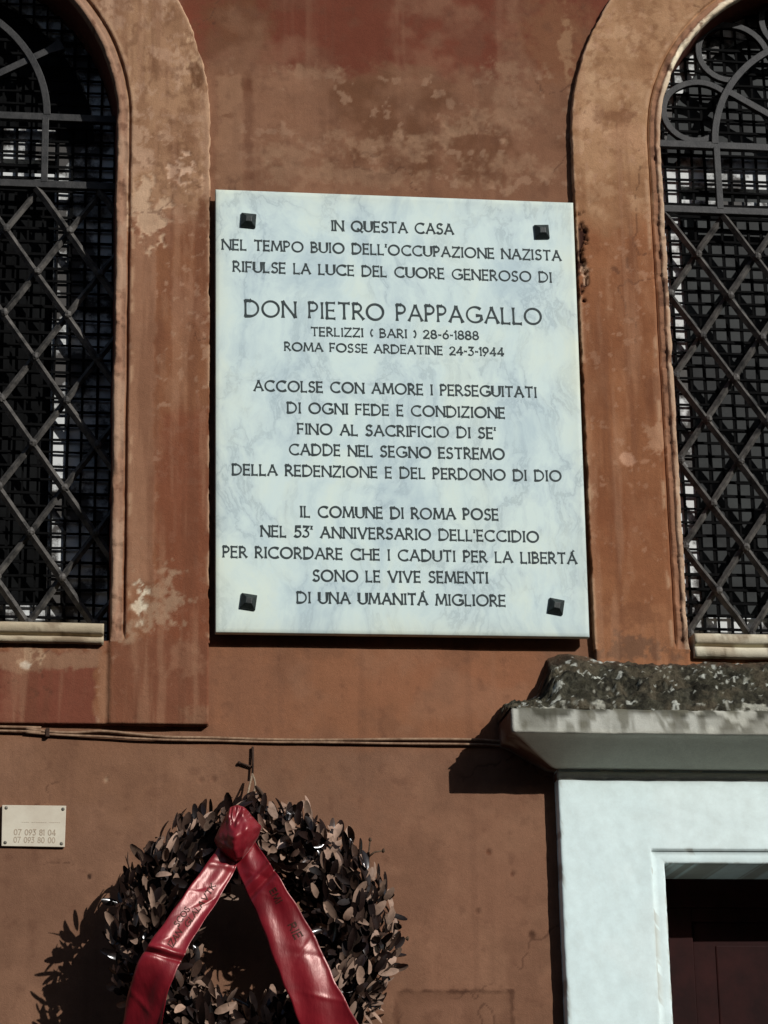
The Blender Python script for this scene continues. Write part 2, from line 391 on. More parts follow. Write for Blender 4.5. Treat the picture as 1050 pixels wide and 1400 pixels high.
# the house's other sides: returns, roof slab and back, well behind the front
b0 = len(V)
x0, x1, zt = gx[0], gx[-1], gz[-1]
bv = np.array([(x0,0,0),(x0,0,zt),(x1,0,zt),(x1,0,0),(x0,7,0),(x0,7,zt),(x1,7,zt),(x1,7,0)], float)
bf = np.array([(0,4,5,1),(1,5,6,2),(2,6,7,3),(4,7,6,5)])+b0
cc = np.concatenate([P.c.reshape(-1, 3), np.tile(alb(116, 80, 60), (8, 1))])
link('wall', npmesh('wall', np.concatenate([V, bv]), np.concatenate([F, bf]), cc), M_STUCCO, house)

# ---- windows
def surround(xc, side):
    """the raised plaster band with its groove and rounded lip, swept round the arch, plus the apron below the sill"""
    n_j, n_a = 330, 330
    zz = np.linspace(Z_APRON, ZC, n_j, endpoint=False)
    th = np.linspace(math.pi, 0, n_a)
    path = [(-1.0, 0.0, z) for z in zz]+[(math.cos(t), math.sin(t), None) for t in th]+[(1.0, 0.0, z) for z in zz[::-1]]
    prof = [(W_BAND, -0.012), (W_BAND+0.0005, 0.0), (W_BAND, 0.014), (W_BAND-0.002, T_TRIM)]
    prof += [(o, T_TRIM) for o in np.linspace(W_BAND-0.005, 0.005, 48)]
    prof += [(0.0025, 0.016), (0.0015, 0.008), (-0.0015, 0.008), (-0.003, 0.0155), (-0.007, 0.0165), (-0.012, 0.0170), (-0.0155, 0.0175), (-0.0168, 0.0210), (-0.0195, 0.0222), (-0.0240, 0.0220), (-0.0268, 0.0205), (-0.0283, 0.0150), (-0.0288, 0.004), (-0.0290, -0.006)]
    prof += [(-0.0290, -q) for q in (0.03, 0.06, 0.1, 0.14, 0.19)]
    pr = np.array(prof); no, nd = pr[:, 0], pr[:, 1]
    nx = np.array([p[0] for p in path]); nz = np.array([p[1] for p in path])
    bx = xc+R_GROOVE*nx; bz = np.array([p[2] if p[2] is not None else ZC+R_GROOVE*p[1] for p in path])
    XX = bx[:, None]+nx[:, None]*no[None]; ZZ = bz[:, None]+nz[:, None]*no[None]; DD = np.tile(nd[None], (len(path), 1))
    OO = np.tile(no[None], (len(path), 1))
    low = sstep(Z_APRON+0.03, Z_APRON, ZZ)*((OO < 0.004) & (DD > 0.0)); DD = DD*(1-low)+T_TRIM*low
    # apron: jambs carried down, shallow sunk panel between
    ax = np.arange(xc-R_GROOVE-W_BAND, xc+R_GROOVE+W_BAND+0.002, 0.004); az = np.arange(Z_TRIMBOT, Z_APRON+0.003, 0.0035)
    AX, AZ = np.meshgrid(ax, az, indexing='ij')
    parts = []
    for k, (x, z, d, o) in enumerate(((XX, ZZ, DD, OO), (AX, AZ, None, None))):
        if side == 0:
            p = Paint(x, z, (124, 79, 53))
            p.over(sstep(0.45, 0.62, fbm(x, z, 4, 4, 21))*0.6, (112, 66, 44))
            p.over(sstep(0.5, 0.66, fbm(x, z, 13, 5, 121))*0.4, (102, 60, 42)); p.over(sstep(0.55, 0.7, fbm(x*3, z, 16, 5, 123))*0.45, (140, 98, 72))
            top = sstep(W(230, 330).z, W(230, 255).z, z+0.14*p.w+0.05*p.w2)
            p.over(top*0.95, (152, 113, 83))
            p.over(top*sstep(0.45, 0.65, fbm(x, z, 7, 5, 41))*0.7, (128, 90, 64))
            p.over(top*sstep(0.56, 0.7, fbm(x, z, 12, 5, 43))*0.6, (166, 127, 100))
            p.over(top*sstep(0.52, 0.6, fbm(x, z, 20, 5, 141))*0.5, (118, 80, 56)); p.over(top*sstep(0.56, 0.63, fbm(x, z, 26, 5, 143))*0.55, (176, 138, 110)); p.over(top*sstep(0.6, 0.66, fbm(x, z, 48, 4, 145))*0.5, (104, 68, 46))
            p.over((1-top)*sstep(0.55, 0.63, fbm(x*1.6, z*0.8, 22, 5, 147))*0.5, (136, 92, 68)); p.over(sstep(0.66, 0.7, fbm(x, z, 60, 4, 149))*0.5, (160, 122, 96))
            p.blob(270, 30, 8, 40, (112, 76, 54), 0.5, 1.3, 1.3, 0.8); p.blob(282, 190, 8, 70, (172, 132, 102), 0.4, 1.5, 1.5, 0.8); p.blob(262, 200, 12, 50, (116, 78, 54), 0.6, 1.5, 1.3, 0.6)
            p.rect(176, 322, 214, 800, (138, 97, 72), 4, 6, 5, 0.85, 0.0012)
            p.rect(214, 560, 288, 980, (112, 62, 41), 20, 12, 6, 0.8)
            p.blob(205, 840, 30, 45, (150, 118, 92), 0.5, 1.5, 1.3, 0.75)
            p.blob(190, 825, 9, 26, (206, 186, 158), 0.35, 1.3, 1.2, 0.9, -0.002)
            p.blob(200, 285, 28, 38, (182, 146, 116), 0.35, 1.5, 1.3, 0.85, -0.0022)
            p.blob(245, 240, 18, 22, (190, 152, 124), 0.35, 1.6, 1.5, 0.85, -0.0022)
            p.blob(272, 104, 15, 20, (98, 64, 42), 0.3, 0.8, 0.5, 0.95, -0.0012)
            p.blob(268, 45, 10, 45, (186, 146, 112), 0.4, 1.2, 1.2, 0.8)
            p.blob(285, 255, 9, 60, (176, 136, 106), 0.4, 1.3, 1.3, 0.7)
            p.blob(277, 290, 7, 18, (104, 62, 40), 0.4, 0.8, 0.6, 0.8)
            p.rect(150, 880, 288, 1000, (110, 66, 46), 14, 10, 5, 0.85)
            p.blob(245, 905, 30, 22, (134, 92, 68), 0.5, 1.2, 1.0, 0.6)
            p.blob(272, 980, 22, 14, (128, 92, 68), 0.5, 1.2, 1.0, 0.5)
            p.rect(-700, 878, 134, 1000, (108, 58, 42), 5, 7, 7, 0.95, -0.0006)
            p.rect(-700, 878, 140, 905, (132, 96, 72), 6, 12, 9, 0.85)
            p.rect(134, 895, 150, 985, (136, 94, 68), 4, 3, 3, 0.85)
            p.blob(38, 903, 16, 14, (168, 134, 104), 0.3, 0.9, 0.8, 0.9)
            p.blob(36, 911, 7, 5, (222, 204, 178), 0.3, 0.5, 0.5, 0.9)
            p.blob(14, 950, 14, 40, (122, 76, 56), 0.6, 0.8, 0.6, 0.7)
        else:
            p = Paint(x, z, (136, 87, 57))
            p.over(sstep(0.45, 0.62, fbm(x, z, 4, 4, 22))*0.55, (124, 76, 49))
            p.over(sstep(0.5, 0.66, fbm(x, z, 13, 5, 122))*0.4, (118, 72, 46)); p.over(sstep(0.55, 0.7, fbm(x*3, z*0.6, 14, 5, 124))*0.45, (150, 104, 74))
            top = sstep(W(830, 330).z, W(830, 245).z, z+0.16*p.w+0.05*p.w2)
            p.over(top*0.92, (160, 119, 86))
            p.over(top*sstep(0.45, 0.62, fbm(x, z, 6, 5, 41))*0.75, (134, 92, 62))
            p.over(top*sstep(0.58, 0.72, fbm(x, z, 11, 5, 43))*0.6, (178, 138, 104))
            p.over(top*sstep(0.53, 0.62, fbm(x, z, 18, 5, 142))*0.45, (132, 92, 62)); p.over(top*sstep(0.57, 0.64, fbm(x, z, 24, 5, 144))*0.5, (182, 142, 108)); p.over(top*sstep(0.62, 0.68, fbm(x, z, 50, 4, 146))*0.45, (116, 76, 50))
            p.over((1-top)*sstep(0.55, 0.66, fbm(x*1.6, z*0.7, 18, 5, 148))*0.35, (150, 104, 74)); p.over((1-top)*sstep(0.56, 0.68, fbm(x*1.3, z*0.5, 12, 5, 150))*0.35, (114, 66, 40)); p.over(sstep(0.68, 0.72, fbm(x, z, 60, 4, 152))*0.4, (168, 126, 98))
            p.blob(800, 168, 24, 20, (176, 134, 102), 0.4, 1.2, 1.0, 0.85)
            p.blob(858, 190, 26, 24, (166, 122, 90), 0.5, 1.3, 1.0, 0.7)
            p.blob(835, 165, 26, 14, (112, 72, 48), 0.6, 1.3, 1.0, 0.7)
            p.blob(856, 632, 12, 8, (184, 136, 106), 0.3, 0.9, 0.6, 0.95, -0.0008)
            p.blob(878, 634, 8, 4, (168, 120, 90), 0.4, 1.2, 0.9, 0.8)
            p.blob(896, 606, 12, 14, (166, 122, 92), 0.3, 1.8, 1.4, 0.8)
            p.blob(886, 540, 10, 30, (98, 58, 38), 0.7, 0.8, 0.5, 0.6)
            p.blob(804, 678, 5, 14, (170, 134, 104), 0.4, 1.2, 1.0, 0.8)
            p.blob(850, 720, 60, 60, (120, 70, 44), 0.9, 1.0, 0.4, 0.5)
            p.rect(800, 828, 935, 1010, (140, 92, 62), 14, 12, 9, 0.85)
            p.blob(870, 846, 60, 14, (108, 66, 44), 0.8, 2.2, 1.6, 0.45)
            p.blob(850, 892, 90, 12, (92, 66, 50), 0.8, 2.4, 1.8, 0.7)
            p.over(sstep(0.55, 0.72, fbm(x*7, z*0.4, 5, 4, 92))*0.3, (110, 66, 42))
            p.blob(790, 342, 9, 46, (52, 28, 20), 0.3, 0.9, 1.3, 1.0, -0.011)
            p.blob(797, 375, 5, 12, (182, 144, 116), 0.3, 0.8, 0.8, 0.8)
        crk = np.abs(fbm(x, z, 3.4, 5, 311+side)-0.5); cmk = sstep(0.46, 0.56, fbm(x, z, 4.3, 3, 313))
        p.over((crk < 0.004)*cmk*0.55, (78, 48, 34), -0.001)
        p.over(sstep(0.54, 0.72, fbm(x*9, z*0.5, 5, 4, 321+side))*0.38, (96, 58, 40)); p.over(sstep(0.58, 0.74, fbm(x*8, z*0.45, 6, 4, 331+side))*0.30, (156, 114, 86))
        # chipped pale edges
        if k == 0:
            e1 = np.exp(-((o+0.012)/0.012)**2)
            lipc = sstep(0.42, 0.56, fbm(x*2.2, z, 10, 5, 64+side))
            up = sstep(W(500, 60).z, W(500, 160).z, z)
            p.over(np.where(o < -0.0035, 1, 0)*0.9, (146, 102, 76) if side else (132, 92, 70))
            if side:
                lm = sstep(-0.0165, -0.0195, o+0.010*(fbm(x, z, 30, 4, 66)-0.5))*np.where(d > -0.004, 1, 0)
                p.over(lm*(1-0.7*up)*(0.8+0.2*lipc), (226, 204, 172))
            else:
                p.over(np.where((o < -0.004) & (d > -0.002), 1, 0)*(0.35+0.65*lipc)*(1-0.5*up), (170, 138, 112))
            p.over(np.where((o < -0.004) & (d > -0.002), 1, 0)*sstep(0.64, 0.72, fbm(x, z*0.6, 46, 4, 81+side))*0.8, (104, 70, 52))
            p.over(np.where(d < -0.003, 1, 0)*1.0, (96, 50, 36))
            ed = np.exp(-((o-W_BAND)/0.006)**2)
            p.over(ed*sstep(0.48, 0.58, fbm(x, z, 22, 4, 33))*0.8, (188, 148, 116), 0)
            p.over(np.exp(-((o-0.009)/0.004)**2)*sstep(0.5, 0.6, fbm(x, z, 20, 4, 35))*0.6, (180, 140, 108))
            e0 = np.where((o > 0.0015) & (o < 0.17), 1.0, 0.15)
            hh = p.h*e0 + (0.0035*(fbm(x, z, 3, 3, 6)-0.5)+0.003*(fbm(x, z, 16, 4, 19)-0.5))*np.where(d > 0.012, 1, 0.3)
            chip = np.where(o < -0.003, 1, 0)*sstep(0.52, 0.62, fbm(x, z, 26, 4, 65+side))
            hh = hh-chip*0.004*np.where(d > 0.002, 1, 0)
            y = -(d+hh)
            wob = 0.0035*(fbm(x*0+o*2, z+x, 24, 4, 5+side)-0.5)*np.exp(-((o+0.02)/0.02)**2)*2
            x = x-np.sign(x-xc)*wob
            wob2 = (fbm(x*0, z+0.7*x, 30, 4, 15+side)-0.5)*np.exp(-((o-W_BAND)/0.005)**2)*0.016
            x = x-np.sign(x-xc)*np.abs(wob2)
            vv = np.stack([x.ravel(), y.ravel(), z.ravel()], 1); ff = gridfaces(*x.shape)
        else:
            e = np.minimum(np.abs(xc+R_GROOVE-0.03-x), 9); inside = np.abs(x-xc) < R_GROOVE-0.028
            d = T_TRIM-0.007*sstep(0.0, 0.004, (R_GROOVE-0.028)-np.abs(x-xc)+0.004*p.w2)+p.h+0.0035*(fbm(x, z, 3, 3, 6)-0.5)+0.003*(fbm(x, z, 16, 4, 19)-0.5)
            rim = np.minimum(np.minimum(x-x.min(), x.max()-x), z-z.min())
            d = np.where(rim < 0.0018, -0.012, d)
            z = np.where(z < z.min()+0.001, z+0.003*(fbm(x, z*0, 22, 4, 3)-0.2), z)
            vv = np.stack([x.ravel(), -d.ravel(), z.ravel()], 1); ff = gridfaces(*x.shape)
        parts.append((vv, ff, p.c.reshape(-1, 3)))
    n0 = len(parts[0][0])
    return npmesh('surround', np.concatenate([parts[0][0], parts[1][0]]), np.concatenate([parts[0][1], parts[1][1]+n0]), np.concatenate([parts[0][2], parts[1][2]]))

def arch_ring(xc, r0, r1, zb, y0, y1, mb, seg=40):
    """flat stilted-arch frame between radii r0 < r1, from zb up"""
    pi_ = [(-r0, zb)]+[(r0*math.cos(t), ZC+r0*math.sin(t)) for t in np.linspace(math.pi, 0, seg)]+[(r0, zb)]
    po_ = [(-r1, zb)]+[(r1*math.cos(t), ZC+r1*math.sin(t)) for t in np.linspace(math.pi, 0, seg)]+[(r1, zb)]
    n = len(pi_); vs = []
    for (a, b), (c, e) in zip(pi_, po_):
        vs += [(xc+a, y0, b), (xc+c, y0, e), (xc+c, y1, e), (xc+a, y1, b)]
    fs = [(i*4+j, i*4+(j+1) % 4, (i+1)*4+(j+1) % 4, (i+1)*4+j) for i in range(n-1) for j in range(4)]
    fs += [(3, 2, 1, 0), ((n-1)*4, (n-1)*4+1, (n-1)*4+2, (n-1)*4+3)]
    mb.add(vs, fs)

GY = 0.08      # the grille stands 8 cm inside the wall face
def grille(xc, scrolls, parent):
    m = MB()
    half = 0.452
    for z in (4.230, 4.066):
        m.bar([(xc-half, GY, z), (xc-0.2, GY, z+0.001), (xc+0.2, GY, z-0.001), (xc+half, GY, z)], 0.017, 0.016)
    for s in (-1, 1):   # uprights that run into the inner arch
        m.bar([(xc+s*0.287, GY-0.002, 4.07), (xc+s*0.287, GY-0.002, 4.226)], 0.015, 0.014)
    zc2 = 4.23; ri = 0.29
    m.bar([(xc+ri*math.cos(t), GY-0.002, zc2+ri*math.sin(t)) for t in np.linspace(math.pi*0.995, math.pi*0.005, 40)], 0.016, 0.014)
    m.bar([(xc+0.08*math.cos(t), GY, zc2+0.08*math.sin(t)) for t in np.linspace(math.pi*0.995, math.pi*0.005, 20)], 0.015, 0.014)
    for a in (30, 60, 90, 120, 150):
        c, s = math.cos(math.radians(a)), math.sin(math.radians(a))
        rend = 0.293 if scrolls else 0.37
        k = 0.004
        m.bar([(xc+0.08*c, GY+k, zc2+0.08*s), (xc+0.2*c, GY+k, zc2+0.2*s), (xc+rend*c*0.9, GY+k, zc2+rend*s*0.9), (xc+rend*c, GY+k, zc2+rend*s)],
              (lambda t: 0.016) if scrolls else (lambda t: 0.016 if t < 0.9 else 0.03), 0.014)
    if scrolls:
        for a in (14.5, 45.5, 76):           # each spoke ends in a curl
            for mir in (-1, 1):
                ca = Vector((math.cos(math.radians(a))*0.345, 0, math.sin(math.radians(a))*0.345))
                st = math.radians(30*math.ceil(a/30)); p0 = Vector((math.cos(st)*0.285, 0, math.sin(st)*0.285))
                base = math.atan2(ca.z, ca.x)
                pts = [p0]
                for q in np.linspace(0, 1, 26):
                    t = base+math.radians(128-275*q); rr = 0.072+0.022*max(0, 1-q/0.3)**1.5
                    pts.append(ca+Vector((math.cos(t)*rr, 0, math.sin(t)*rr)))
                m.bar([(xc+mir*p.x, GY+0.006, zc2+p.z) for p in pts], 0.0145, 0.013)
    # lattice: edge-on flats falling to the right, thinner round bars rising behind them
    pz, px_ = 0.199, 0.138
    zt, zb = 4.058, 3.03
    def clip(xa, za, dz):
        # line z = za + dz*(x-xa) cut to the box
        xs = [xc-half, xc+half]; pts = []
        for zq in (zt, zb): xs.append(xa+(zq-za)/dz)
        xs = sorted(xs); lo, hi = xs[1], xs[2]
        f = lambda x: za+dz*(x-xa)
        if min(f(lo), f(hi)) < zb-0.01 or max(f(lo), f(hi)) > zt+0.01 or hi-lo < 0.02: return None
        return lo, f(lo), hi, f(hi)
    m.build('grille', M_IRON, parent, bevel=0.0012)
    # square bars set on edge, so that one side of each catches the sun
    m = MB(); hs = 0.0084
    def onedge(c, y, hs, n=9):
        P0 = Vector((c[0], y, c[1])); P1 = Vector((c[2], y, c[3])); t = (P1-P0).normalized(); nn = Vector((-t.z, 0, t.x)); vs = []
        for i in range(n):
            p = P0.lerp(P1, i/(n-1))+nn*random.uniform(-0.0014, 0.0014)+Vector((0, random.uniform(-0.001, 0.001), 0)); h = hs*random.uniform(0.94, 1.06)
            vs += [p+nn*h, p+Vector((0, -h, 0)), p-nn*h, p+Vector((0, h, 0))]
        m.add(vs, [(i*4+j, i*4+(j+1) % 4, (i+1)*4+(j+1) % 4, (i+1)*4+j) for i in range(n-1) for j in range(4)]+[(3, 2, 1, 0), tuple((n-1)*4+j for j in range(4))])
    sl_ = pz/px_
    k0 = (xc-0.349, 3.757)
    for k in range(-12, 14):
        za = k0[1]+k*pz
        c = clip(k0[0], za, -sl_)
        if c: onedge(c, GY, 0.0086)
        c = clip(k0[0], za, sl_)
        if c: onedge(c, GY+0.014, 0.0072)
    for i in range(-8, 9):
        for k in range(-12, 14):
            x = k0[0]+0.349+i*px_/2; z = k0[1]+k*pz+(0.5*pz if (i+5) % 2 else 0)
            if abs(x-xc) < half-0.01 and zb+0.02 < z < zt-0.02:
                m.ball((x+random.uniform(-0.001, 0.001), GY-0.006, z), 0.0088, 0.12, (1, 0.9, 1.1), 8, 6)
    return m.build('lattice', M_LATT, parent, bevel=0.0010)


def window(xc, side, stile):
    wf = MB()
    y0, y1 = 0.122, 0.160
    rin = R_GROOVE-0.029
    arch_ring(xc, rin-0.045, rin-0.001, ZC, y0, y1, wf)
    sl0, sr0 = stile
    wf.box(xc-rin+0.001, xc-rin+sl0, y0, y1, Z_SILL-0.01, ZC)
    wf.box(xc+rin-sr0, xc+rin-0.001, y0, y1, Z_SILL-0.01, ZC)
    wf.box(xc-0.035, xc+0.035, y0+0.003, y1, Z_SILL+0.079, 4.097)
    for (za, zb, q) in ((4.146, 4.222, 0.001), (4.098, 4.114, 0.002), (3.04, 3.070, -0.006), (3.076, 3.112, 0.003)):
        wf.box(xc-rin+sl0, xc+rin-sr0, y0+q, y1-0.003, za, zb)
    wf.box(xc-0.012, xc+0.012, y0+0.004, y1, 4.2, ZC+rin-0.046)
    win = wf.build('window', M_WFRAME, house, bevel=0.0025)
    p = MB()
    n = 40; pts = [(xc-rin, 3.0)]+[(xc+rin*math.cos(t), ZC+rin*math.sin(t)) for t in np.linspace(math.pi, 0, n)]+[(xc+rin, 3.0)]
    vs = [(a, 0.146, b) for a, b in pts]+[(a, 0.152, b) for a, b in pts]; k = len(pts)
    p.add(vs, [tuple(range(k))[::-1], tuple(range(k, 2*k))]+[(i, (i+1) % k, k+(i+1) % k, k+i) for i in range(k)])
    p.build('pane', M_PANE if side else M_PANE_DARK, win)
    # square wire mesh
    g = MB(); pitch = 0.0312; my = 0.1172
    for i in range(-14, 15):
        x = xc+i*pitch+0.006; h = math.sqrt(max(rin**2-(x-xc)**2, 0)) if abs(x-xc) < rin else None
        if h is None: continue
        zs = np.linspace(3.03, ZC+h, 14); ph = random.uniform(0, 6)
        g.bar([(x+0.0012*math.sin(z*9+ph)+random.uniform(-0.0006, 0.0006), my, z) for z in zs], random.uniform(0.0042, 0.0066), 0.003)
    z = 3.05
    while z < ZC+rin-0.02:
        h = rin if z < ZC else math.sqrt(max(rin**2-(z-ZC)**2, 0)); ph = random.uniform(0, 6)
        g.bar([(x, my-0.003, z+0.0014*math.sin(x*8+ph)+random.uniform(-0.0007, 0.0007)) for x in np.linspace(xc-h, xc+h, 16)], random.uniform(0.0042, 0.0066), 0.003)
        z += pitch*random.uniform(0.96, 1.02)
    g.build('wire_mesh', M_WIRE, win)
    grille(xc, side == 1, win)
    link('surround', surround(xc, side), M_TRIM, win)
    # stone sill in two courses
    ys = np.arange(xc-rin+0.009, xc+rin-0.008, 0.006)
    prof = [(-0.15, Z_SILL+0.001), (0.026, Z_SILL), (0.031, Z_SILL-0.003), (0.0325, Z_SILL-0.009), (0.031, Z_SILL-0.019), (0.027, Z_SILL-0.0225), (0.019, Z_SILL-0.024), (0.019, Z_SILL-0.028), (0.025, Z_SILL-0.029), (0.027, Z_SILL-0.034), (0.0255, Z_SILL-0.041 if side == 0 else Z_SILL-0.05), (0.0, Z_SILL-0.042 if side == 0 else Z_SILL-0.052)]
    pr = np.array(prof); A = np.tile(ys[:, None], (1, len(pr))); Dd = np.tile(pr[None, :, 0], (len(ys), 1)); Zz = np.tile(pr[None, :, 1], (len(ys), 1))
    Zz = Zz+0.0022*(fbm(A, Zz*0.2, 14, 4, 70)-0.5); Dd = Dd+np.where(Dd > 0, 1, 0)*0.004*(fbm(A, Zz*3, 25, 4, 73)-0.5)
    q = Paint(A, Zz, (168, 149, 122) if side == 0 else (198, 184, 158)); q.over(sstep(0.45, 0.62, fbm(A, Zz*2, 14, 4, 75))*0.6, (160, 138, 112)); q.over(sstep(0.56, 0.66, fbm(A, Zz*2, 30, 4, 78))*0.6, (104, 82, 62))
    vv = np.stack([A.ravel(), -Dd.ravel(), Zz.ravel()], 1); ff = gridfaces(*A.shape); m_ = len(pr)
    me = npmesh('sill', vv, ff, q.c.reshape(-1, 3))
    bm = bmesh.new(); bm.from_mesh(me); bm.verts.ensure_lookup_table()
    for r0 in (0, len(ys)-1): bm.faces.new([bm.verts[r0*m_+j] for j in range(m_)])
    bmesh.ops.recalc_face_normals(bm, faces=bm.faces); bm.to_mesh(me); bm.free()
    link('sill', me, M_STONE, win)
    return win
window(XC[0], 0, (0.12, 0.132))
window(XC[1], 1, (0.078, 0.12))

# ---- door surround, cornice, door
dp_ = np.array([(FR, -0.02), (FR, 0.015), (FR, 0.031), (FR-0.0015, 0.034), (FR-0.005, 0.035)]+[(q, 0.035) for q in np.linspace(FR-0.010, 0.036, 32)]+[(0.032, 0.035), (0.0285, 0.0345), (0.0268, 0.0285), (0.016, 0.0285), (0.005, 0.0285), (0.0018, 0.0275), (0.0, 0.0250)]+[(0.0, -q) for q in np.linspace(0.0, 0.172, 22)])
rows = []
for t in np.linspace(0, 1, 420): rows.append([(DX0-o, -d, t*(DZT+o)) for o, d in dp_])
for t in np.linspace(0, 1, 260)[1:]: rows.append([(DX0-o+t*(DX1-DX0+2*o), -d, DZT+o) for o, d in dp_])
for t in np.linspace(1, 0, 420)[1:]: rows.append([(DX1+o, -d, t*(DZT+o)) for o, d in dp_])
rows = np.array(rows); oo = np.tile(dp_[None, :, 0], (len(rows), 1)); ss = rows[..., 0]+rows[..., 2]
wv = fbm(ss, oo*2, 9, 4, 401)-0.5; wn_ = fbm(ss, oo*3, 45, 4, 403)-0.5
near = np.exp(-((oo-FR)/0.006)**2)+np.exp(-((oo-0.028)/0.003)**2)+np.exp(-(oo/0.003)**2)
front = rows[..., 1] < -0.012
rows[..., 1] += np.where(front, 0.0022*wv+near*0.0035*np.maximum(wn_, 0), 0)
sx_ = np.sign((DX0+DX1)/2-rows[..., 0]); rows[..., 0] += np.where(front, near*0.004*(wn_+0.4*wv), 0)*np.where(np.abs(sx_) > 0, sx_, 1)*0.8
qd = np.empty(rows.shape); qd[...] = albw(204, 220, 218)
def wov(m_, c_): 
    global qd
    m_ = np.clip(m_, 0, 1)[..., None]; qd = qd*(1-m_)+albw(*c_)*m_
wov(sstep(0.45, 0.65, fbm(rows[..., 0]*1.0, rows[..., 2], 6, 4, 411))*0.6, (209, 222, 219))
wov(front*sstep(0.54, 0.72, fbm(rows[..., 0]*6, rows[..., 2]*0.8, 5, 4, 413))*0.14, (186, 200, 197))
wov(sstep(0.6, 0.72, fbm(rows[..., 0], rows[..., 2], 30, 4, 415))*0.15, (184, 194, 188))
wov(near*sstep(0.54, 0.62, wn_+0.5)*0.7, (150, 146, 132))
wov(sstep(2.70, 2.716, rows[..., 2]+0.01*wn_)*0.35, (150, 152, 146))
me = npmesh('door_surround', rows.reshape(-1, 3), gridfaces(*rows.shape[:2], flip=True), qd.reshape(-1, 3))
link('door_surround', me, mat_vcol('white_door_surround_paint', 0.7, (0.98, 1.02), 0.12, 0.0010, 200, 0.2), house)

cp = [(0.0, 2.7130), (0.0365, 2.7132), (0.0372, 2.7285), (0.0345, 2.7300), (0.0345, 2.7345), (0.050, 2.7365), (0.056, 2.739), (0.074, 2.749), (0.095, 2.761), (0.116, 2.773), (0.130, 2.781), (0.140, 2.785), (0.1475, 2.7865), (0.150, 2.7900)]
cp += [(0.150, z) for z in np.linspace(2.799, 2.833, 5)]+[(0.147, 2.838), (0.10, 2.842), (0.0, 2.845)]
cp = np.array(cp); SX0 = DX0-FR; SX1 = DX1+FR
def cornice_rows():
    rows = []
    for side, rng_ in (('l', np.linspace(0, 1, 14)), ('f', np.linspace(0, 1, 300)[1:-1]), ('r', np.linspace(1, 0, 14))):
        for t in rng_:
            r = []
            for d, z in cp:
                ov = max(d-0.035, 0.0); xl, xr = SX0-ov, SX1+ov
                if side == 'l': r.append((xl, 0.02*(1-t)-d*t, z))
                elif side == 'r': r.append((xr, 0.02*(1-t)-d*t, z))
                else: r.append((xl+(xr-xl)*t, -d, z))
            rows.append(r)
    return np.array(rows)
CR = cornice_rows()
x, y, z = CR[..., 0], CR[..., 1], CR[..., 2]
s_ = x+y*0.9
q = Paint(s_, z, (176, 170, 156))
lowm = 1-sstep(2.784, 2.795, z)
q.over(lowm, (214, 206, 186))
st = sstep(0.42, 0.62, fbm(s_*1.2, z*0.5, 9, 5, 45))*(1-lowm)
q.over(sstep(1.18, 1.32, s_+0.15*(fbm(s_, z, 8, 3, 44)-0.5))*(1-lowm)*0.55, (128, 121, 106)); q.over(st*0.75, (112, 106, 92)); q.over(sstep(0.5, 0.66, fbm(s_*4, z*0.5, 10, 4, 46))*(1-lowm)*0.7, (92, 86, 72))
q.over(sstep(2.818, 2.832, z+0.05*(fbm(s_, z*0.6, 26, 4, 47)-0.5))*0.9, (66, 62, 50)); q.over(sstep(0.56, 0.66, fbm(s_*1.3, z, 34, 4, 147))*(1-lowm)*0.7, (96, 90, 74)); q.over(sstep(0.6, 0.68, fbm(s_, z, 22, 4, 148))*(1-lowm)*0.6, (206, 198, 180))
q.over((1-sstep(2.718, 2.730, z))*0.4*sstep(0.4, 0.6, fbm(s_, z*4, 24, 4, 48)), (120, 118, 112))
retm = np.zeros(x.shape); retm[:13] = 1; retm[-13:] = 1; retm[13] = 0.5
q.over(retm*(0.72+0.28*sstep(0.4, 0.6, fbm(y, z, 30, 4, 56))), (84, 60, 48))  # end returns browned: their shade is painted into the colour along with dirt
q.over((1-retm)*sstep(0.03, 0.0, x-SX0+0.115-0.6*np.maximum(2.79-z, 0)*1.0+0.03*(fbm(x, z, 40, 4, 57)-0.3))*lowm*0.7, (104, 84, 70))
ed = np.exp(-((z-2.792)/0.006)**2)+np.exp(-((z-2.837)/0.006)**2)
nz_ = fbm(s_, z*0.6, 28, 4, 49)-0.5
y = y+(ed*0.010*np.maximum(nz_, -0.15)+0.003*(fbm(s_, z, 16, 4, 50)-0.5))*np.where(y < -0.03, 1, 0)
z = z+ed*0.006*(fbm(s_, z*0.3, 22, 4, 52)-0.5)
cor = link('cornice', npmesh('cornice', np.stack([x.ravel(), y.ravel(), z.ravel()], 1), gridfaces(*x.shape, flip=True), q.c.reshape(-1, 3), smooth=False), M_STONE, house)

# rough mortar weathering on top of the cornice
cx0, cx1 = SX0-0.117, SX1+0.117
ax = np.arange(cx0, cx1, 0.004); at = np.linspace(0, 1, 56)
A, T = np.meshgrid(ax, at, indexing='ij')
e = np.minimum(A-cx0, cx1-A)
ztop = np.interp(e, [0, 0.012, 0.05, 0.085, 0.098, 0.112, 0.135, 0.3], [2.852, 2.872, 2.882, 2.902, 2.935, 2.980, 2.986, 2.982])+0.016*(fbm(A, A*0, 14, 4, 2)-0.5)
dd = 0.150*(1-T)+0.004*T
prof_ = T**0.85
zz = 2.837+(ztop-2.837)*prof_
lump = fbm(A, T*0.17, 26, 5, 12)-0.5
lump2 = fbm(A, T*0.17, 75, 4, 14)-0.5
k_ = np.sin(np.pi*np.clip(T*0.9+0.08, 0, 1))
lump3 = fbm(A, T*0.17, 150, 3, 16)-0.5
zz = zz+(0.022*lump+0.018*lump2+0.010*lump3)*k_; dd = dd+(0.026*lump+0.024*lump2+0.012*lump3)*k_*0.8
dd = np.where(T == 0, 0.147, dd); dd = dd+np.where(T < 0.08, 1, 0)*0.008*lump2
q = Paint(A, zz, (62, 57, 45))
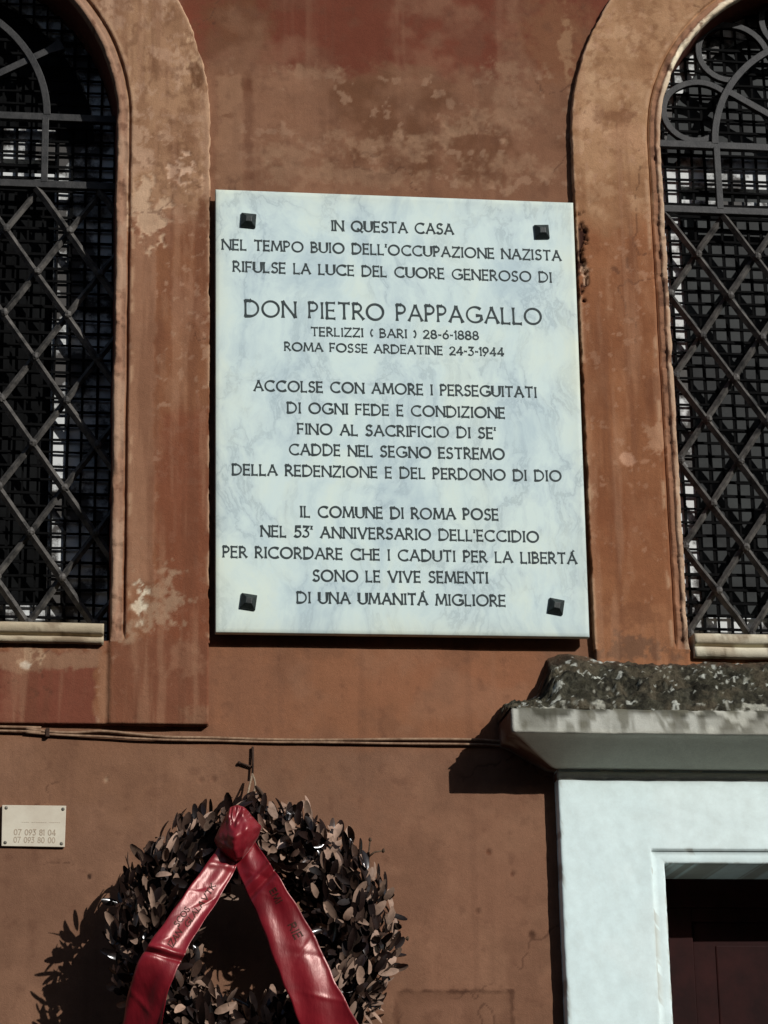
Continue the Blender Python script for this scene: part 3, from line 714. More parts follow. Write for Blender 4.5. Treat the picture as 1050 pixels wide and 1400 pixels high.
q.over(sstep(0.45, 0.6, fbm(A, T*0.17, 16, 4, 24)), (44, 40, 31)); q.over(sstep(0.5, 0.62, fbm(A, T*0.17, 50, 4, 224))*0.7, (38, 34, 27)); q.over(sstep(0.54, 0.66, fbm(A, T*0.17, 90, 3, 225))*0.6, (96, 90, 74)); q.over(sstep(0.5, 0.65, fbm(A, T*0.2, 22, 4, 25))*0.7, (96, 84, 66))
q.over(sstep(0.75, 1.0, T+0.3*(fbm(A, T*0.2, 20, 4, 26)-0.5))*0.8, (100, 74, 56))
q.over(sstep(0.70, 0.74, fbm(A, T*0.17, 70, 3, 27))*0.95, (204, 199, 182)); q.over(sstep(0.76, 0.79, fbm(A, T*0.17, 100, 3, 28))*0.8, (176, 168, 148)); q.over(sstep(0.55, 0.7, fbm(A, T*0.3, 60, 4, 127))*0.4, (84, 78, 60))
q.over((T < 0.10)*sstep(0.56, 0.64, fbm(A, T*0.1, 40, 3, 29))*0.85, (190, 182, 162))
Vm = np.stack([A.ravel(), -dd.ravel(), zz.ravel()], 1); Fm = gridfaces(*A.shape)
# close both ends down to the cornice
nT = len(at); extra = []; ef = []; ec = []
for r0 in (0, len(ax)-1):
    b1 = len(Vm)+len(extra)
    for j in range(nT): extra.append((A[r0, 0], -dd[r0, j], 2.838)); ec.append(alb(84, 72, 58))
    ef += [(r0*nT+j, r0*nT+j+1, b1+j+1, b1+j) for j in range(nT-1)]
link('mortar_cap', npmesh('mortar_cap', np.concatenate([Vm, np.array(extra)]), np.concatenate([Fm, np.array(ef)]), np.concatenate([q.c.reshape(-1, 3), np.array(ec)])), M_MORTAR, cor)

m = MB(); yd = 0.165
xm = (DX0+DX1)/2
for (a, b) in ((DX0+0.002, xm-0.003), (xm+0.003, DX1-0.002)):
    m.box(a, a+0.1, yd, yd+0.04, 0.02, DZT-0.06); m.box(b-0.1, b, yd, yd+0.04, 0.02, DZT-0.06)
    for (za, zb) in ((0.02, 0.22), (1.02, 1.16), (DZT-0.09, DZT-0.06)): m.box(a+0.1, b-0.1, yd+0.001, yd+0.04, za, zb)
    for (za, zb) in ((0.22, 1.02), (1.16, DZT-0.09)):
        m.box(a+0.1, b-0.1, yd+0.010, yd+0.04, za, zb); m.box(a+0.15, b-0.15, yd+0.0075, yd+0.03, za+0.05, zb-0.05)
m.box(DX0, DX1, yd-0.004, yd+0.05, DZT-0.06, DZT+0.02)
dr = m.build('door', M_DOOR, house, bevel=0.003)
m = MB(); m.ball((xm+0.055, yd-0.035, 1.09), 0.028, 0, (1, 1, 1), 14, 10); m.tube([(xm+0.055, yd-0.02, 1.09), (xm+0.055, yd+0.002, 1.09)], 0.012, 10)
m.build('handle', mat_plain('old_brass', (0.25, 0.17, 0.06), (0.36, 0.26, 0.1), 30, 0.35, 0.5, 0.9), dr, smooth=True)

# ------------------------------------------------------------------ stroke lettering (monoline roman capitals)
def arc(cx, cy, rx, ry, a0, a1, n=14):
    return [(cx+rx*math.cos(math.radians(a0+(a1-a0)*i/n)), cy+ry*math.sin(math.radians(a0+(a1-a0)*i/n))) for i in range(n+1)]
G = {
 'A': (0.74, [[(0, 0), (0.37, 1)], [(0.37, 1), (0.74, 0)], [(0.14, 0.34), (0.6, 0.34)]]),
 'B': (0.5, [[(0, 0), (0, 1)], [(0, 1), (0.2, 1)]+arc(0.2, 0.76, 0.23, 0.24, 90, -90, 10)+[(0, 0.52)], [(0, 0.52), (0.24, 0.52)]+arc(0.24, 0.26, 0.27, 0.26, 90, -90, 10)+[(0, 0)]]),
 'C': (0.78, [arc(0.48, 0.5, 0.48, 0.5, 52, 308, 20)]),
 'D': (0.74, [[(0, 0), (0, 1)], [(0, 1), (0.26, 1)]+arc(0.26, 0.5, 0.48, 0.5, 90, -90, 16)+[(0, 0)]]),
 'E': (0.45, [[(0, 0), (0, 1)], [(0, 1), (0.44, 1)], [(0, 0.52), (0.38, 0.52)], [(0, 0), (0.45, 0)]]),
 'F': (0.43, [[(0, 0), (0, 1)], [(0, 1), (0.43, 1)], [(0, 0.5), (0.37, 0.5)]]),
 'G': (0.86, [arc(0.48, 0.5, 0.48, 0.5, 50, 325, 20), [(0.85, 0.2), (0.85, 0.45), (0.58, 0.45)]]),
 'H': (0.66, [[(0, 0), (0, 1)], [(0.66, 0), (0.66, 1)], [(0, 0.52), (0.66, 0.52)]]),
 'I': (0.08, [[(0.04, 0), (0.04, 1)]]),
 'L': (0.43, [[(0, 1), (0, 0)], [(0, 0), (0.43, 0)]]),
 'M': (0.88, [[(0, 0), (0.1, 1)], [(0.1, 1), (0.44, 0.12)], [(0.44, 0.12), (0.78, 1)], [(0.78, 1), (0.88, 0)]]),
 'N': (0.7, [[(0, 0), (0, 1)], [(0, 1), (0.7, 0)], [(0.7, 0), (0.7, 1)]]),
 'O': (0.94, [arc(0.47, 0.5, 0.47, 0.5, 90, 450, 28)]),
 'P': (0.46, [[(0, 0), (0, 1)], [(0, 1), (0.2, 1)]+arc(0.2, 0.73, 0.26, 0.27, 90, -90, 12)+[(0, 0.46)]]),
 'Q': (0.94, [arc(0.47, 0.5, 0.47, 0.5, 90, 450, 28), [(0.55, 0.26), (0.98, -0.08)]]),
 'R': (0.54, [[(0, 0), (0, 1)], [(0, 1), (0.2, 1)]+arc(0.2, 0.74, 0.25, 0.26, 90, -90, 12)+[(0, 0.48)], [(0.2, 0.48), (0.56, 0)]]),
 'S': (0.48, [arc(0.25, 0.755, 0.22, 0.245, 35, 245, 12)+arc(0.23, 0.265, 0.25, 0.265, 65, -148, 12)]),
 'T': (0.6, [[(0, 1), (0.6, 1)], [(0.3, 1), (0.3, 0)]]),
 'U': (0.66, [[(0, 1), (0, 0.33)]+arc(0.33, 0.33, 0.33, 0.33, 180, 360, 12)+[(0.66, 1)]]),
 'V': (0.72, [[(0, 1), (0.36, 0)], [(0.36, 0), (0.72, 1)]]),
 'Z': (0.6, [[(0.02, 1), (0.6, 1)], [(0.6, 1), (0, 0)], [(0, 0), (0.6, 0)]]),
 'K': (0.55, [[(0, 0), (0, 1)], [(0.52, 1), (0, 0.45)], [(0.14, 0.58), (0.56, 0)]]),
 "'": (0.02, [[(0.02, 1.06), (0.0, 0.8)]]),
 '`': (0.02, [[(0.0, 1.02), (0.04, 0.92)]]),
 '-': (0.2, [[(0, 0.45), (0.2, 0.45)]]),
 '(': (0.16, [arc(0.36, 0.5, 0.36, 0.5, 125, 235, 8)]),
 ')': (0.16, [arc(-0.2, 0.5, 0.36, 0.5, 55, -55, 8)]),
 '0': (0.55, [arc(0.275, 0.5, 0.275, 0.5, 90, 450, 22)]),
 '1': (0.1, [[(0.0, 0.84), (0.1, 1)], [(0.1, 1), (0.1, 0)]]),
 '2': (0.5, [arc(0.25, 0.73, 0.24, 0.27, 165, -25, 10)+[(0, 0)], [(0, 0), (0.52, 0)]]),
 '3': (0.46, [[(0.02, 1), (0.44, 1), (0.2, 0.6)]+arc(0.19, 0.3, 0.27, 0.3, 88, -140, 12)]),
 '4': (0.55, [[(0.42, 0), (0.42, 1)], [(0.42, 1), (0, 0.28)], [(0, 0.28), (0.58, 0.28)]]),
 '5': (0.46, [[(0.44, 1), (0.1, 1), (0.06, 0.57)]+arc(0.19, 0.31, 0.28, 0.31, 110, -140, 12)]),
 '6': (0.5, [[(0.42, 1), (0.1, 0.55)], arc(0.26, 0.3, 0.25, 0.3, 90, 450, 18)]),
 '7': (0.5, [[(0, 1), (0.5, 1)], [(0.5, 1), (0.14, 0)]]),
 '8': (0.5, [arc(0.25, 0.76, 0.21, 0.24, 90, 450, 16), arc(0.25, 0.26, 0.26, 0.26, 90, 450, 16)]),
 '9': (0.5, [arc(0.25, 0.68, 0.25, 0.32, 90, 450, 18), [(0.49, 0.6), (0.1, 0)]]),
}
ACC = {'À': 'A', 'Á': 'A'}
def layout(text, gap=0.24, space=0.56):
    x = 0.0; out = []
    for ch in text:
        if ch == ' ': x += space; continue
        w_, st_ = G[ACC.get(ch, ch)]
        for s in st_: out.append([(x+a, b) for a, b in s])
        if ch in ACC: out.append([(x+0.36, 1.1), (x+0.5, 1.26)])
        x += w_+gap
    return out, x-gap
def ribbon_pts(pl, hw):
    P_ = [Vector(p) for p in pl]
    if len(P_) == 2: P_ = [P_[0].lerp(P_[1], q) for q in (0, 0.18, 0.5, 0.82, 1)]
    n = len(P_); L = []; R_ = []
    closed = (P_[0]-P_[-1]).length < 1e-4
    for i in range(n):
        a = P_[i-1] if i else (P_[-2] if closed else None); b = P_[i+1] if i < n-1 else (P_[1] if closed else None)
        t1 = (P_[i]-a).normalized() if a is not None else None; t2 = (b-P_[i]).normalized() if b is not None else None
        t = ((t1 or t2)+(t2 or t1)); t = (t2 or t1) if t.length < 1e-3 else t.normalized()
        nn = Vector((-t.y, t.x)); c = 1.0
        if t1 is not None and t2 is not None: c = max(nn.dot(Vector((-t1.y, t1.x))), 0.5)
        o = P_[i].copy()
        if not closed and i == 0: o -= t*hw*0.6
        if not closed and i == n-1: o += t*hw*0.6
        fl = 1.0 if closed else 0.84+0.66*abs(2*i/(n-1)-1)**4
        L.append(o+nn*hw*fl/c); R_.append(o-nn*hw*fl/c)
    return L, R_
def letters(mb, text, A, B, cap, sw, place, thick, wobble=0.0):
    """strokes of text from A to B (2-D, centre line of the capitals) -> prisms on a surface; place(p2d, lift)"""
    st_, wid = layout(text)
    d = B-A; L = d.length; ex = d/L; ey = Vector((-ex.y, ex.x)); sx = L/wid
    for k, s in enumerate(st_):
        jw = sw*(1+random.uniform(-0.10, 0.10)); jx = random.uniform(-wobble, wobble); jy = random.uniform(-wobble, wobble)
        p = [A+ex*(a*sx+jx)+ey*((b-0.5)*cap+jy) for a, b in s]
        l, r = ribbon_pts(p, jw/2); n = len(l); lift = thick*(1+0.06*(k % 5))
        vs = []
        for a, b in zip(l, r): vs += [place(a, 0), place(a, lift), place(b, lift), place(b, 0)]
        fs = [(i*4+j, i*4+(j+1) % 4, (i+1)*4+(j+1) % 4, (i+1)*4+j) for i in range(n-1) for j in range(4)]
        fs += [(0, 1, 2, 3), ((n-1)*4+3, (n-1)*4+2, (n-1)*4+1, (n-1)*4)]
        mb.add(vs, fs)

# ------------------------------------------------------------------ memorial plaque
DP = 0.036; DB = 0.0185
TL, TR, BR, BL = W(294.7, 258.8, DP), W(783.6, 277, DP), W(806, 871, DP), W(294.7, 864.5, DP)
plaque = empty('memorial_plaque', (0.777, 0, 3.02), 'large white veined marble memorial slab with dark capital lettering between the two barred windows', 'plaque')
_u1 = np.concatenate([[0, 0.0022], np.linspace(0.012, 0.988, 79), [0.9978, 1]]); _v1 = np.concatenate([[0, 0.0018], np.linspace(0.01, 0.99, 99), [0.9982, 1]])
n_, m_ = len(_u1), len(_v1)
U_, V_ = np.meshgrid(_u1, _v1, indexing='ij')
def quad(u, v, c):
    return ((1-u)*(1-v))*c[0]+u*(1-v)*c[1]+u*v*c[2]+(1-u)*v*c[3]
cx_ = [p.x for p in (BL, BR, TR, TL)]; cz_ = [p.z for p in (BL, BR, TR, TL)]
px = quad(U_, V_, cx_); pz_ = quad(U_, V_, cz_); py = np.full(px.shape, -DP)
edge = np.minimum(np.minimum(U_, 1-U_)*0.8, np.minimum(V_, 1-V_))
py = py+np.where(edge < 1e-6, 0.0012, 0)          # eased arris
em = np.exp(-edge/0.022)*(0.5+fbm(px, pz_, 9, 4, 88))*0.75
col = 1-em[..., None]*np.array([0.02, 0.10, 0.20])
V0 = np.stack([px.ravel(), py.ravel(), pz_.ravel()], 1); F0 = gridfaces(n_, m_)
ring = [i*m_ for i in range(n_)]+[(n_-1)*m_+j for j in range(1, m_)]+[i*m_+m_-1 for i in range(n_-2, -1, -1)]+[j for j in range(m_-2, 0, -1)]
Vb = V0[ring].copy(); Vb[:, 1] = -DB
Vs = V0[ring].copy()
k0 = len(V0); k = len(ring)
Fs = np.array([(k0+i, k0+k+i, k0+k+(i+1) % k, k0+(i+1) % k) for i in range(k)])
me = npmesh('slab', np.concatenate([V0, Vs, Vb]), np.concatenate([F0, Fs]), np.concatenate([col.reshape(-1, 3), np.tile([0.95, 0.86, 0.74], (2*k, 1))]), smooth=False)
bm = bmesh.new(); bm.from_mesh(me); bm.verts.ensure_lookup_table()
bm.faces.new([bm.verts[k0+k+i] for i in range(k)]); bmesh.ops.remove_doubles(bm, verts=list(bm.verts), dist=1e-5)
bmesh.ops.recalc_face_normals(bm, faces=bm.faces); bm.to_mesh(me); bm.free()
link('slab', me, M_MARBLE, plaque)
LINES = [
 ("IN QUESTA CASA", 453.8, 308.3, 619.3, 313.6, 13.8, 2.1),
 ("NEL TEMPO BUIO DELL'OCCUPAZIONE NAZISTA", 304.5, 334, 766.5, 349.6, 13.4, 2.0),
 ("RIFULSE LA LUCE DEL CUORE GENEROSO DI", 319.6, 364.2, 753.6, 379.3, 13.4, 2.0),
 ("DON PIETRO PAPPAGALLO", 335.5, 421.4, 739.6, 433.0, 21.2, 2.5),
 ("TERLIZZI ( BARI ) 28-6-1888", 426, 453.3, 653.5, 458.8, 11.0, 2.1),
 ("ROMA FOSSE ARDEATINE 24-3-1944", 389.6, 473.6, 688, 481.4, 10.8, 2.1),
 ("ACCOLSE CON AMORE I PERSEGUITATI", 347.8, 527, 732.6, 536.4, 13.4, 2.05),
 ("DI OGNI FEDE E CONDIZIONE", 393.6, 557.4, 689.4, 564.6, 13.4, 2.1),
 ("FINO AL SACRIFICIO DI SE'", 407.6, 586.2, 677, 592.4, 13.4, 2.1),
 ("CADDE NEL SEGNO ESTREMO", 396, 614.2, 689, 621.2, 13.6, 2.1),
 ("DELLA REDENZIONE E DEL PERDONO DI DIO", 318.2, 641.7, 766.4, 651, 13.4, 2.05),
 ("IL COMUNE DI ROMA POSE", 411.6, 699.4, 680.6, 703.6, 13.6, 2.1),
 ("NEL 53' ANNIVERSARIO DELL'ECCIDIO", 357.4, 726, 735.8, 734, 13.4, 2.1),
 ("PER RICORDARE CHE I CADUTI PER LA LIBERTÁ", 305.4, 754.3, 788, 763.7, 13.4, 2.05),
 ("SONO LE VIVE SEMENTI", 428.4, 786.8, 666.6, 790, 13.6, 2.1),
 ("DI UNA UMANITÁ MIGLIORE", 406.8, 816.7, 690.2, 821.4, 13.4, 2.1),
]
mb = MB()
for (tx, u0, v0, u1, v1, cap, sw) in LINES:
    a, b = W(u0, v0, DP), W(u1, v1, DP)
    letters(mb, tx, Vector((a.x, a.z)), Vector((b.x, b.z)), cap/590.0, sw*(1.2 if cap > 12 else 0.98)/612.0, lambda p, l: (p.x, -DP-l+0.0003, p.y), 0.0009, 0.00035)
mb.build('inscription', M_LETTER, plaque)
for (u, v, rot) in ((339.5, 302, 4), (740.5, 317.5, -3), (339.5, 823, 8), (760, 829.5, 10)):
    c = W(u, v, DP); mb = MB(); s = 0.0165; t = 0.0065; h = 0.014
    R2 = Matrix.Rotation(math.radians(rot), 3, 'Y')
    base = [(-s, 0, -s), (s, 0, -s), (s, 0, s), (-s, 0, s)]; lo = [(a, -0.004, b) for a, _, b in base]; tip = [(-t, -h, -t), (t, -h, -t), (t, -h, t), (-t, -h, t)]
    vs = [c+R2 @ Vector(p) for p in base+lo+tip]
    mb.add(vs, [(0, 1, 5, 4), (1, 2, 6, 5), (2, 3, 7, 6), (3, 0, 4, 7), (4, 5, 9, 8), (5, 6, 10, 9), (6, 7, 11, 10), (7, 4, 8, 11), (8, 9, 10, 11), (3, 2, 1, 0)])
    mb.build('bolt', M_BOLT, plaque, bevel=0.0012)

# ------------------------------------------------------------------ small notice plate
sign = empty('notice_plate', (0.01, 0, 2.57), 'small pale plate with faded numbers and four screws on the wall left of the wreath', 'sign')
ds = 0.006
c4 = [W(3, 1100.5, ds), W(90.5, 1101.5, ds), W(88.5, 1158, ds), W(2, 1156.5, ds)]
mb = MB()
vs = [p+Vector((0, 0, 0)) for p in c4]+[Vector((p.x, -0.001, p.z)) for p in c4]
mb.add(vs, [(0, 3, 2, 1), (4, 5, 6, 7), (0, 1, 5, 4), (1, 2, 6, 5), (2, 3, 7, 6), (3, 0, 4, 7)])
mb.build('plate', mat_plain('aged_enamel', tuple(albw(180, 169, 150)), tuple(albw(192, 184, 165)), 14, 0.5, 0.35, 0, 0.1, 0.0005, 60), sign, bevel=0.0008)
mb = MB()
def pl_s(p, l): return (p.x, -ds-l+0.0002, p.y)
for (tx, u0, v0, u1, v1, cap, sw) in (("IN CASO DI EMERGENZA", 30, 1124, 82, 1124.5, 2.6, 0.5), ("07 093 81 04", 19.5, 1137.6, 75.5, 1138.4, 6.4, 1.2), ("07 093 80 00", 19, 1148, 75, 1148.8, 6.4, 1.0)):
    if tx.startswith('IN'): tx = '---- -------- ------'
    a, b = W(u0, v0, ds), W(u1, v1, ds)
    letters(mb, tx, Vector((a.x, a.z)), Vector((b.x, b.z)), cap/590, sw/612, pl_s, 0.0005)
mb.build('lettering', M_GREYINK, sign)
for (u, v) in ((8.5, 1104.5), (86, 1106.3), (7, 1152), (84, 1153.4)):
    c = W(u, v, ds); mb = MB(); mb.ball(c, 0.0036, 0, (1, 0.5, 1), 10, 6); mb.build('screw', M_SCREW, sign, smooth=True)

# ------------------------------------------------------------------ cable along the wall
cable = empty('electric_cable', (0.0, 0, 2.79), 'thin brown twin cable stapled across the wall under the windows', 'cable')
pts1 = [(-3, 2.835), (-1, 2.824)]+[tuple(W(u, v, 0.007).xz) for u, v in ((0, 993.5), (35, 996), (65, 1000), (100, 1001.5), (140, 999.5), (180, 1003), (230, 1007.5), (290, 1008.5), (370, 1011), (450, 1011.5), (540, 1010.5), (645, 1011))]+[(1.0, 2.797), (1.083, 2.797)]
pts2 = [(-3, 2.828), (-1, 2.817)]+[tuple(W(u, v, 0.007).xz) for u, v in ((0, 999), (35, 1001), (65, 1003.5), (100, 1005.5), (140, 1007), (180, 1009.5), (230, 1011.5), (290, 1012.5), (370, 1014.5), (450, 1015), (540, 1016.5), (645, 1017.5))]+[(1.0, 2.789), (1.083, 2.788)]
def dense(p, k=6):
    o = []
    for i in range(len(p)-1):
        a = p[max(i-1, 0)]; b = p[i]; c = p[i+1]; d = p[min(i+2, len(p)-1)]
        for j in range(k):
            t = j/k
            f = [0.5*((2*b[q])+(-a[q]+c[q])*t+(2*a[q]-5*b[q]+4*c[q]-d[q])*t*t+(-a[q]+3*b[q]-3*c[q]+d[q])*t**3) for q in range(len(b))]
            o.append(tuple(f))
    o.append(tuple(p[-1])); return o
for pp, r_ in ((pts1, 0.0030), (pts2, 0.0026)):
    mb = MB(); mb.tube([(x, -0.0058, z) for x, z in dense(pp)], r_, 8); mb.build('strand', M_CABLE, cable, smooth=True)
for u, v in ((65, 1001.5),):
    c = W(u, v, 0.008); mb = MB(); mb.box(c.x-0.004, c.x+0.004, -0.011, 0.002, c.z-0.009, c.z+0.009); mb.build('clip', M_RUST, cable, bevel=0.0015)

# ------------------------------------------------------------------ hook, wreath, ribbon
hook = MB()
a, b, c_, d_ = W(345.5, 1021, 0.006), W(345, 1062, 0.009), W(327, 1043, 0.0045), W(345, 1049, 0.0045)
hook.tube([a, (a+b)/2+Vector((0.0008, 0, 0)), b], lambda t: 0.0026-0.0005*t, 8)
hook.tube([d_, (d_+c_)/2, c_], lambda t: 0.0022, 8); hook.ball(c_, 0.0036, 0.1, (1, 1, 1), 8, 6)
hook.tube([W(345, 1024, -0.02), W(345, 1024, 0.006)], 0.003, 8)
tag(hook.build('wall_hook', M_RUST, smooth=True), 'rusty forked nail hook in the wall above the wreath', 'hook')

WC = W(347, 1291, 0.15)
wreath = empty('laurel_wreath', (WC.x, WC.y, WC.z-0.33), 'round wreath of dry brown glossy laurel leaves hanging on the wall', 'wreath')
RM, RT = 0.200, 0.078
# straw-bound core ring
mb = MB(); pr = []
n1, n2 = 72, 12
vs = []
for i in range(n1):
    p = 2*math.pi*i/n1
    for j in range(n2):
        q = 2*math.pi*j/n2; r_ = RT*0.62*(1+0.08*math.sin(i*2.1)+0.05*math.sin(j*3+i))
        vs.append((WC.x+(RM+r_*math.cos(q))*math.cos(p), WC.y+r_*math.sin(q), WC.z+(RM+r_*math.cos(q))*math.sin(p)))
mb.add(vs, [(i*n2+j, ((i+1) % n1)*n2+j, ((i+1) % n1)*n2+(j+1) % n2, i*n2+(j+1) % n2) for i in range(n1) for j in range(n2)])
mb.build('core_ring', mat_plain('dark_straw', (0.01, 0.006, 0.004), (0.03, 0.018, 0.012), 80, 0.9, 0.1, 0, 0.6, 0.004, 90), wreath, smooth=True)
# leaves
LV, LF, LC = [], [], []
def leaf(base, dirv, face, L, Wd, curl, fold, col_):
    t = dirv.normalized(); s = t.cross(face)
    if s.length < 1e-3: s = t.cross(Vector((0.3, 0.8, 0.1)))
    s.normalize(); nrm = s.cross(t).normalized()
    b = len(LV); ks = (0.0, 0.14, 0.35, 0.6, 0.82, 1.0); ws = (0.18, 0.70, 0.98, 1.0, 0.80, 0.30)
    for q, w_ in zip(ks, ws):
        cpt = base+t*L*q+nrm*(-curl*L*q*q)
        for e_ in (-1, 0, 1):
            p = cpt+s*(e_*Wd/2*w_)+nrm*(abs(e_)*fold*Wd*w_)
            LV.append(tuple(p)); LC.append(col_)
    for i in range(5):
        for j in range(2):
            LF.append((b+i*3+j, b+i*3+j+1, b+(i+1)*3+j+1, b+(i+1)*3+j))
NL = 3000
for k in range(NL):
    p = random.uniform(0, 2*math.pi); q = random.uniform(0, 2*math.pi)
    rad = Vector((math.cos(p), 0, math.sin(p))); tan = Vector((-math.sin(p), 0, math.cos(p)))
    front = Vector((0, -1, 0))
    nrm = (rad*math.cos(q)+front*math.sin(q)).normalized()
    if math.sin(q) < -0.55: continue
    r_ = RT*random.uniform(0.5, 1.02)
    base = WC+rad*RM+nrm*r_
    flow = tan if math.cos(p) > 0 else -tan         # both halves run up from the bottom
    up_ = Vector((0, 0, random.choice((1, -1, 1))))
    dv = nrm*random.uniform(0.05, 0.6)+flow*random.uniform(0.0, 0.8)+up_*random.uniform(0.1, 0.7)+Vector((random.uniform(-.4, .4), random.uniform(-.4, .4), random.uniform(-.4, .4)))
    fc = (nrm+front*0.6+Vector((random.uniform(-.8, .8), random.uniform(-.8, .8), random.uniform(-.8, .8)))).normalized()
    u = random.random()
    if u < 0.56: cl = np.array([0.013, 0.0065, 0.005])*random.uniform(0.4, 1.6)
    elif u < 0.68: cl = np.array([0.070, 0.040, 0.028])*random.uniform(0.6, 1.25)
    else: cl = np.array([0.30, 0.195, 0.140])*random.uniform(0.7, 1.25)
    cl = np.append(cl, 0.9 if random.random() < 0.34 else 0.0)
    leaf(base, dv, fc, random.uniform(0.027, 0.045), random.uniform(0.0115, 0.0170), random.uniform(-0.3, 0.55), random.uniform(0.05, 0.3), cl)
me = npmesh('foliage', np.array(LV), np.array(LF), np.array(LC))
link('foliage', me, M_LEAF, wreath)
# stray sprigs sticking out at the right
for (pl) in (((500, 1185, .13), (504, 1168, .13), (506, 1148, .13)), ((503, 1172, .13), (512, 1165, .13), (524, 1163, .13)), ((540, 1288, .13), (548, 1284, .13), (557, 1283, .12))):
    mb = MB(); mb.tube([W(*p) for p in pl], lambda t: 0.0022-0.0008*t, 6); e_ = W(*pl[-1]); mb.ball(e_, 0.0036, 0.2, (1, 1, 1.2), 7, 5)
    mb.build('sprig', M_TWIG, wreath, smooth=True)
mb = MB()
t1 = [W(*p) for p in ((345, 1058, .022), (349, 1072, .04), (346, 1088, .07), (342, 1104, .12))]; t2 = [W(*p) for p in ((345, 1058, .022), (341, 1075, .04), (338, 1090, .07), (336, 1106, .12))]
for tt in (t1, t2): mb.tube(dense([tuple(p) for p in tt], 5), 0.0021, 7)
mb.build('hanging_twine', M_TWINE, wreath, smooth=True)

rib = empty('ribbon', (W(325, 1130, .24).x, -0.24, 2.45), 'red satin ribbon knotted at the top of the wreath with two long printed tails', 'ribbon')
def tail(path, seed, crimp):
    """path: (u, v, d, half width px, twist deg); a satin strip with soft cross folds"""
    pp = dense([tuple(W(u, v, d))+(hw/612.0, tw) for u, v, d, hw, tw in path], 22)
    n = len(pp); mcol = 25; X_ = []; rr = np.random.default_rng(seed)
    ph = rr.uniform(0, 6, 4)
    cres = [(rr.uniform(0.03, 0.97), rr.uniform(-0.0028, 0.0028), rr.uniform(-0.10, 0.10), rr.uniform(0.004, 0.010), rr.uniform(-0.8, 0.8)) for _ in range(16)]
    for i, q in enumerate(pp):
        p = Vector(q[:3]); a_ = Vector(pp[max(i-1, 0)][:3]); b_ = Vector(pp[min(i+1, n-1)][:3])
        t = (b_-a_).normalized(); s = t.cross(Vector((0, -1, 0))).normalized(); fr = s.cross(t).normalized()
        if fr.y > 0: fr = -fr
        tw = math.radians(q[4]); s2 = s*math.cos(tw)+fr*math.sin(tw); f2 = fr*math.cos(tw)-s*math.sin(tw)
        for j in range(mcol):
            e_ = j/(mcol-1)*2-1
            fold = 0.0030*math.sin(e_*2.6+ph[0]+i*0.035)*math.sin(i*0.05+ph[1])+0.0016*math.sin(e_*5+ph[2]-i*0.06)
            for (ic, am) in crimp: fold += am*math.exp(-((i/n-ic-0.02*e_)/0.012)**2)
            for (ic, am, sl_, wd_, ec) in cres: fold += am*math.exp(-abs((i/n-ic-sl_*e_)/wd_))*math.exp(-((e_-ec)/0.7)**2)
            X_.append(tuple(p+s2*(e_*q[3]*(1+0.03*math.sin(i*0.11+ph[3])+0.02*math.sin(i*0.31+ph[0])))+f2*(fold-0.0016*e_*e_+0.0042*max(-e_, 0)**8-0.002*max(e_, 0)**8)))
    return np.array(X_), n, mcol
def tail_obj(path, seed, crimp, words):
    V_, n, mc = tail(path, seed, crimp)
    me = npmesh('tail', V_, gridfaces(n, mc))
    o = link('tail', me, M_SATIN, rib)
    md = o.modifiers.new('thick', 'SOLIDIFY'); md.thickness = 0.0006; md.offset = 0
    Gd = V_.reshape(n, mc, 3); LT = float(np.linalg.norm(np.diff(Gd[:, mc//2], axis=0), axis=1).sum())
    def pl(p, l):
        # p.x in 0..1 along the strip, p.y in -1..1 across
        fi = min(max(p.x/LT, 0), 0.999)*(n-1); fj = (min(max(-p.y/0.036, -1), 1)+1)/2*(mc-1)
        i, j = min(int(fi), n-2), min(int(fj), mc-2); a_, b_ = fi-i, fj-j
        q = Gd[i, j]*(1-a_)*(1-b_)+Gd[i+1, j]*a_*(1-b_)+Gd[i, j+1]*(1-a_)*b_+Gd[i+1, j+1]*a_*b_
        d1 = Vector(Gd[i+1, j]-Gd[i, j]); d2 = Vector(Gd[i, j+1]-Gd[i, j]); nn = d1.cross(d2).normalized()
        if nn.y > 0: nn = -nn
        return tuple(Vector(q)+nn*(0.0006+l))
    for tx, s0, s1, off, cap, sw in words:
        mb = MB()
        letters(mb, tx, Vector((s0*LT, off*0.036)), Vector((s1*LT, off*0.036)), 0.0125, 0.0023, pl, 0.0003)
        mb.build('lettering', M_RINK, o)
    return o
tail_obj([(320, 1150, .242, 14, 0), (304, 1182, .256, 16, 2), (277, 1224, .278, 17.5, 4), (251, 1262, .302, 19, 3), (227, 1300, .320, 20.5, 2), (209, 1336, .316, 22.5, -8), (197, 1388, .285, 25, -26), (193, 1450, .262, 27, -20), (195, 1530, .24, 28, 0)], 3,
         [(0.13, 0.003), (0.495, 0.006), (0.52, -0.005)], [("IZAN", 0.475, 0.405, 0.05, 0, 0), ("SCOS", 0.40, 0.32, -0.32, 0, 0), ("GLALAVTK", 0.375, 0.20, 0.22, 0, 0)])
tail_obj([(330, 1150, .242, 14, 0), (346, 1185, .262, 18, -4), (366, 1222, .272, 21.5, -8), (387, 1262, .274, 25, -2), (409, 1310, .272, 27.5, 4), (428, 1355, .270, 29, 2), (448, 1400, .266, 31, -10), (474, 1460, .255, 32, -8), (500, 1530, .23, 32, 0)], 8,
         [(0.17, 0.006), (0.20, -0.008)], [("EMI", 0.245, 0.30, 0.35, 0, 0), ("RIE", 0.39, 0.44, 0.35, 0, 0)])
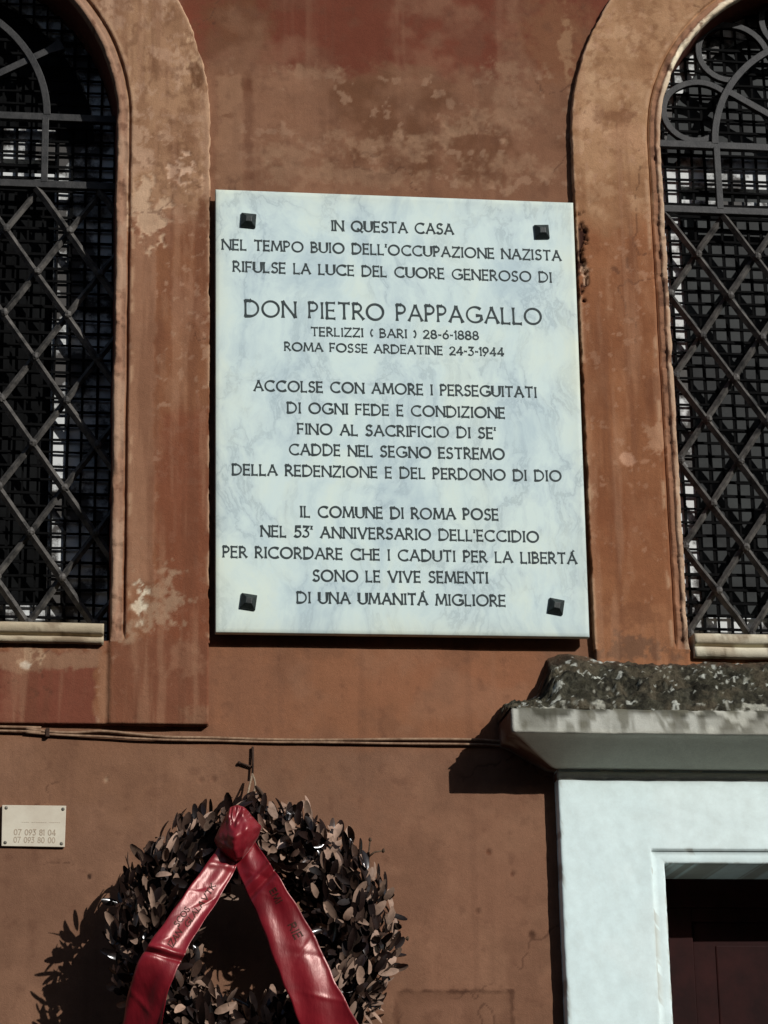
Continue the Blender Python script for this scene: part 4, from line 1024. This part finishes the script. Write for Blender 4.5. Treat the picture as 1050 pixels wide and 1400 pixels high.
# knot: a short band of satin folded flat over the tails, gathered to a small crumpled peak
KP = [[(309, 1113, .262), (315, 1102, .268), (325, 1098, .272), (334, 1102, .268), (341, 1110, .262)],
      [(304, 1123, .262), (313, 1121, .283), (321, 1128, .288), (333, 1114, .286), (347, 1117, .266)],
      [(293, 1147, .256), (307, 1140, .278), (320, 1145, .297), (339, 1133, .296), (359, 1129, .262)],
      [(299, 1158, .260), (309, 1158, .277), (320, 1163, .288), (336, 1156, .286), (354, 1143, .262)],
      [(308, 1167, .262), (315, 1172, .268), (323, 1176, .271), (331, 1174, .270), (341, 1163, .262)]]
KP = np.array([[tuple(W(*p)) for p in row] for row in KP])
def refine(g):
    n, m = g.shape[:2]; o = np.zeros((2*n-1, 2*m-1, 3)); o[::2, ::2] = g; o[1::2, ::2] = (g[1:]+g[:-1])/2; o[:, 1::2] = (o[:, 2::2]+o[:, :-2:2])/2; return o
kg = refine(refine(KP)); rk = np.random.default_rng(21)
n1, n2 = kg.shape[:2]
for i in range(n1):
    for j in range(n2):
        if 0 < i < n1-1 and 0 < j < n2-1:
            a_ = 0.0075 if i < 5 else 0.0022
            kg[i, j, 1] += rk.uniform(-a_, a_); kg[i, j, 0] += rk.uniform(-1, 1)*a_*0.25
kb = kg.copy(); kb[..., 1] = np.maximum(kg[..., 1]+0.020, -0.235)
F1 = gridfaces(n1, n2, flip=True); F2 = gridfaces(n1, n2)+n1*n2
rg_ = [j for j in range(n2)]+[i*n2+n2-1 for i in range(1, n1)]+[(n1-1)*n2+j for j in range(n2-2, -1, -1)]+[i*n2 for i in range(n1-2, 0, -1)]
F3 = np.array([(rg_[q], rg_[(q+1) % len(rg_)], rg_[(q+1) % len(rg_)]+n1*n2, rg_[q]+n1*n2) for q in range(len(rg_))])
kn = link('knot', npmesh('knot', np.concatenate([kg.reshape(-1, 3), kb.reshape(-1, 3)]), np.concatenate([F1, F2, F3])), M_SATIN, rib)
bm = bmesh.new(); bm.from_mesh(kn.data); bmesh.ops.recalc_face_normals(bm, faces=bm.faces); bm.to_mesh(kn.data); bm.free()
md = kn.modifiers.new('soft', 'SUBSURF'); md.levels = 2; md.render_levels = 2
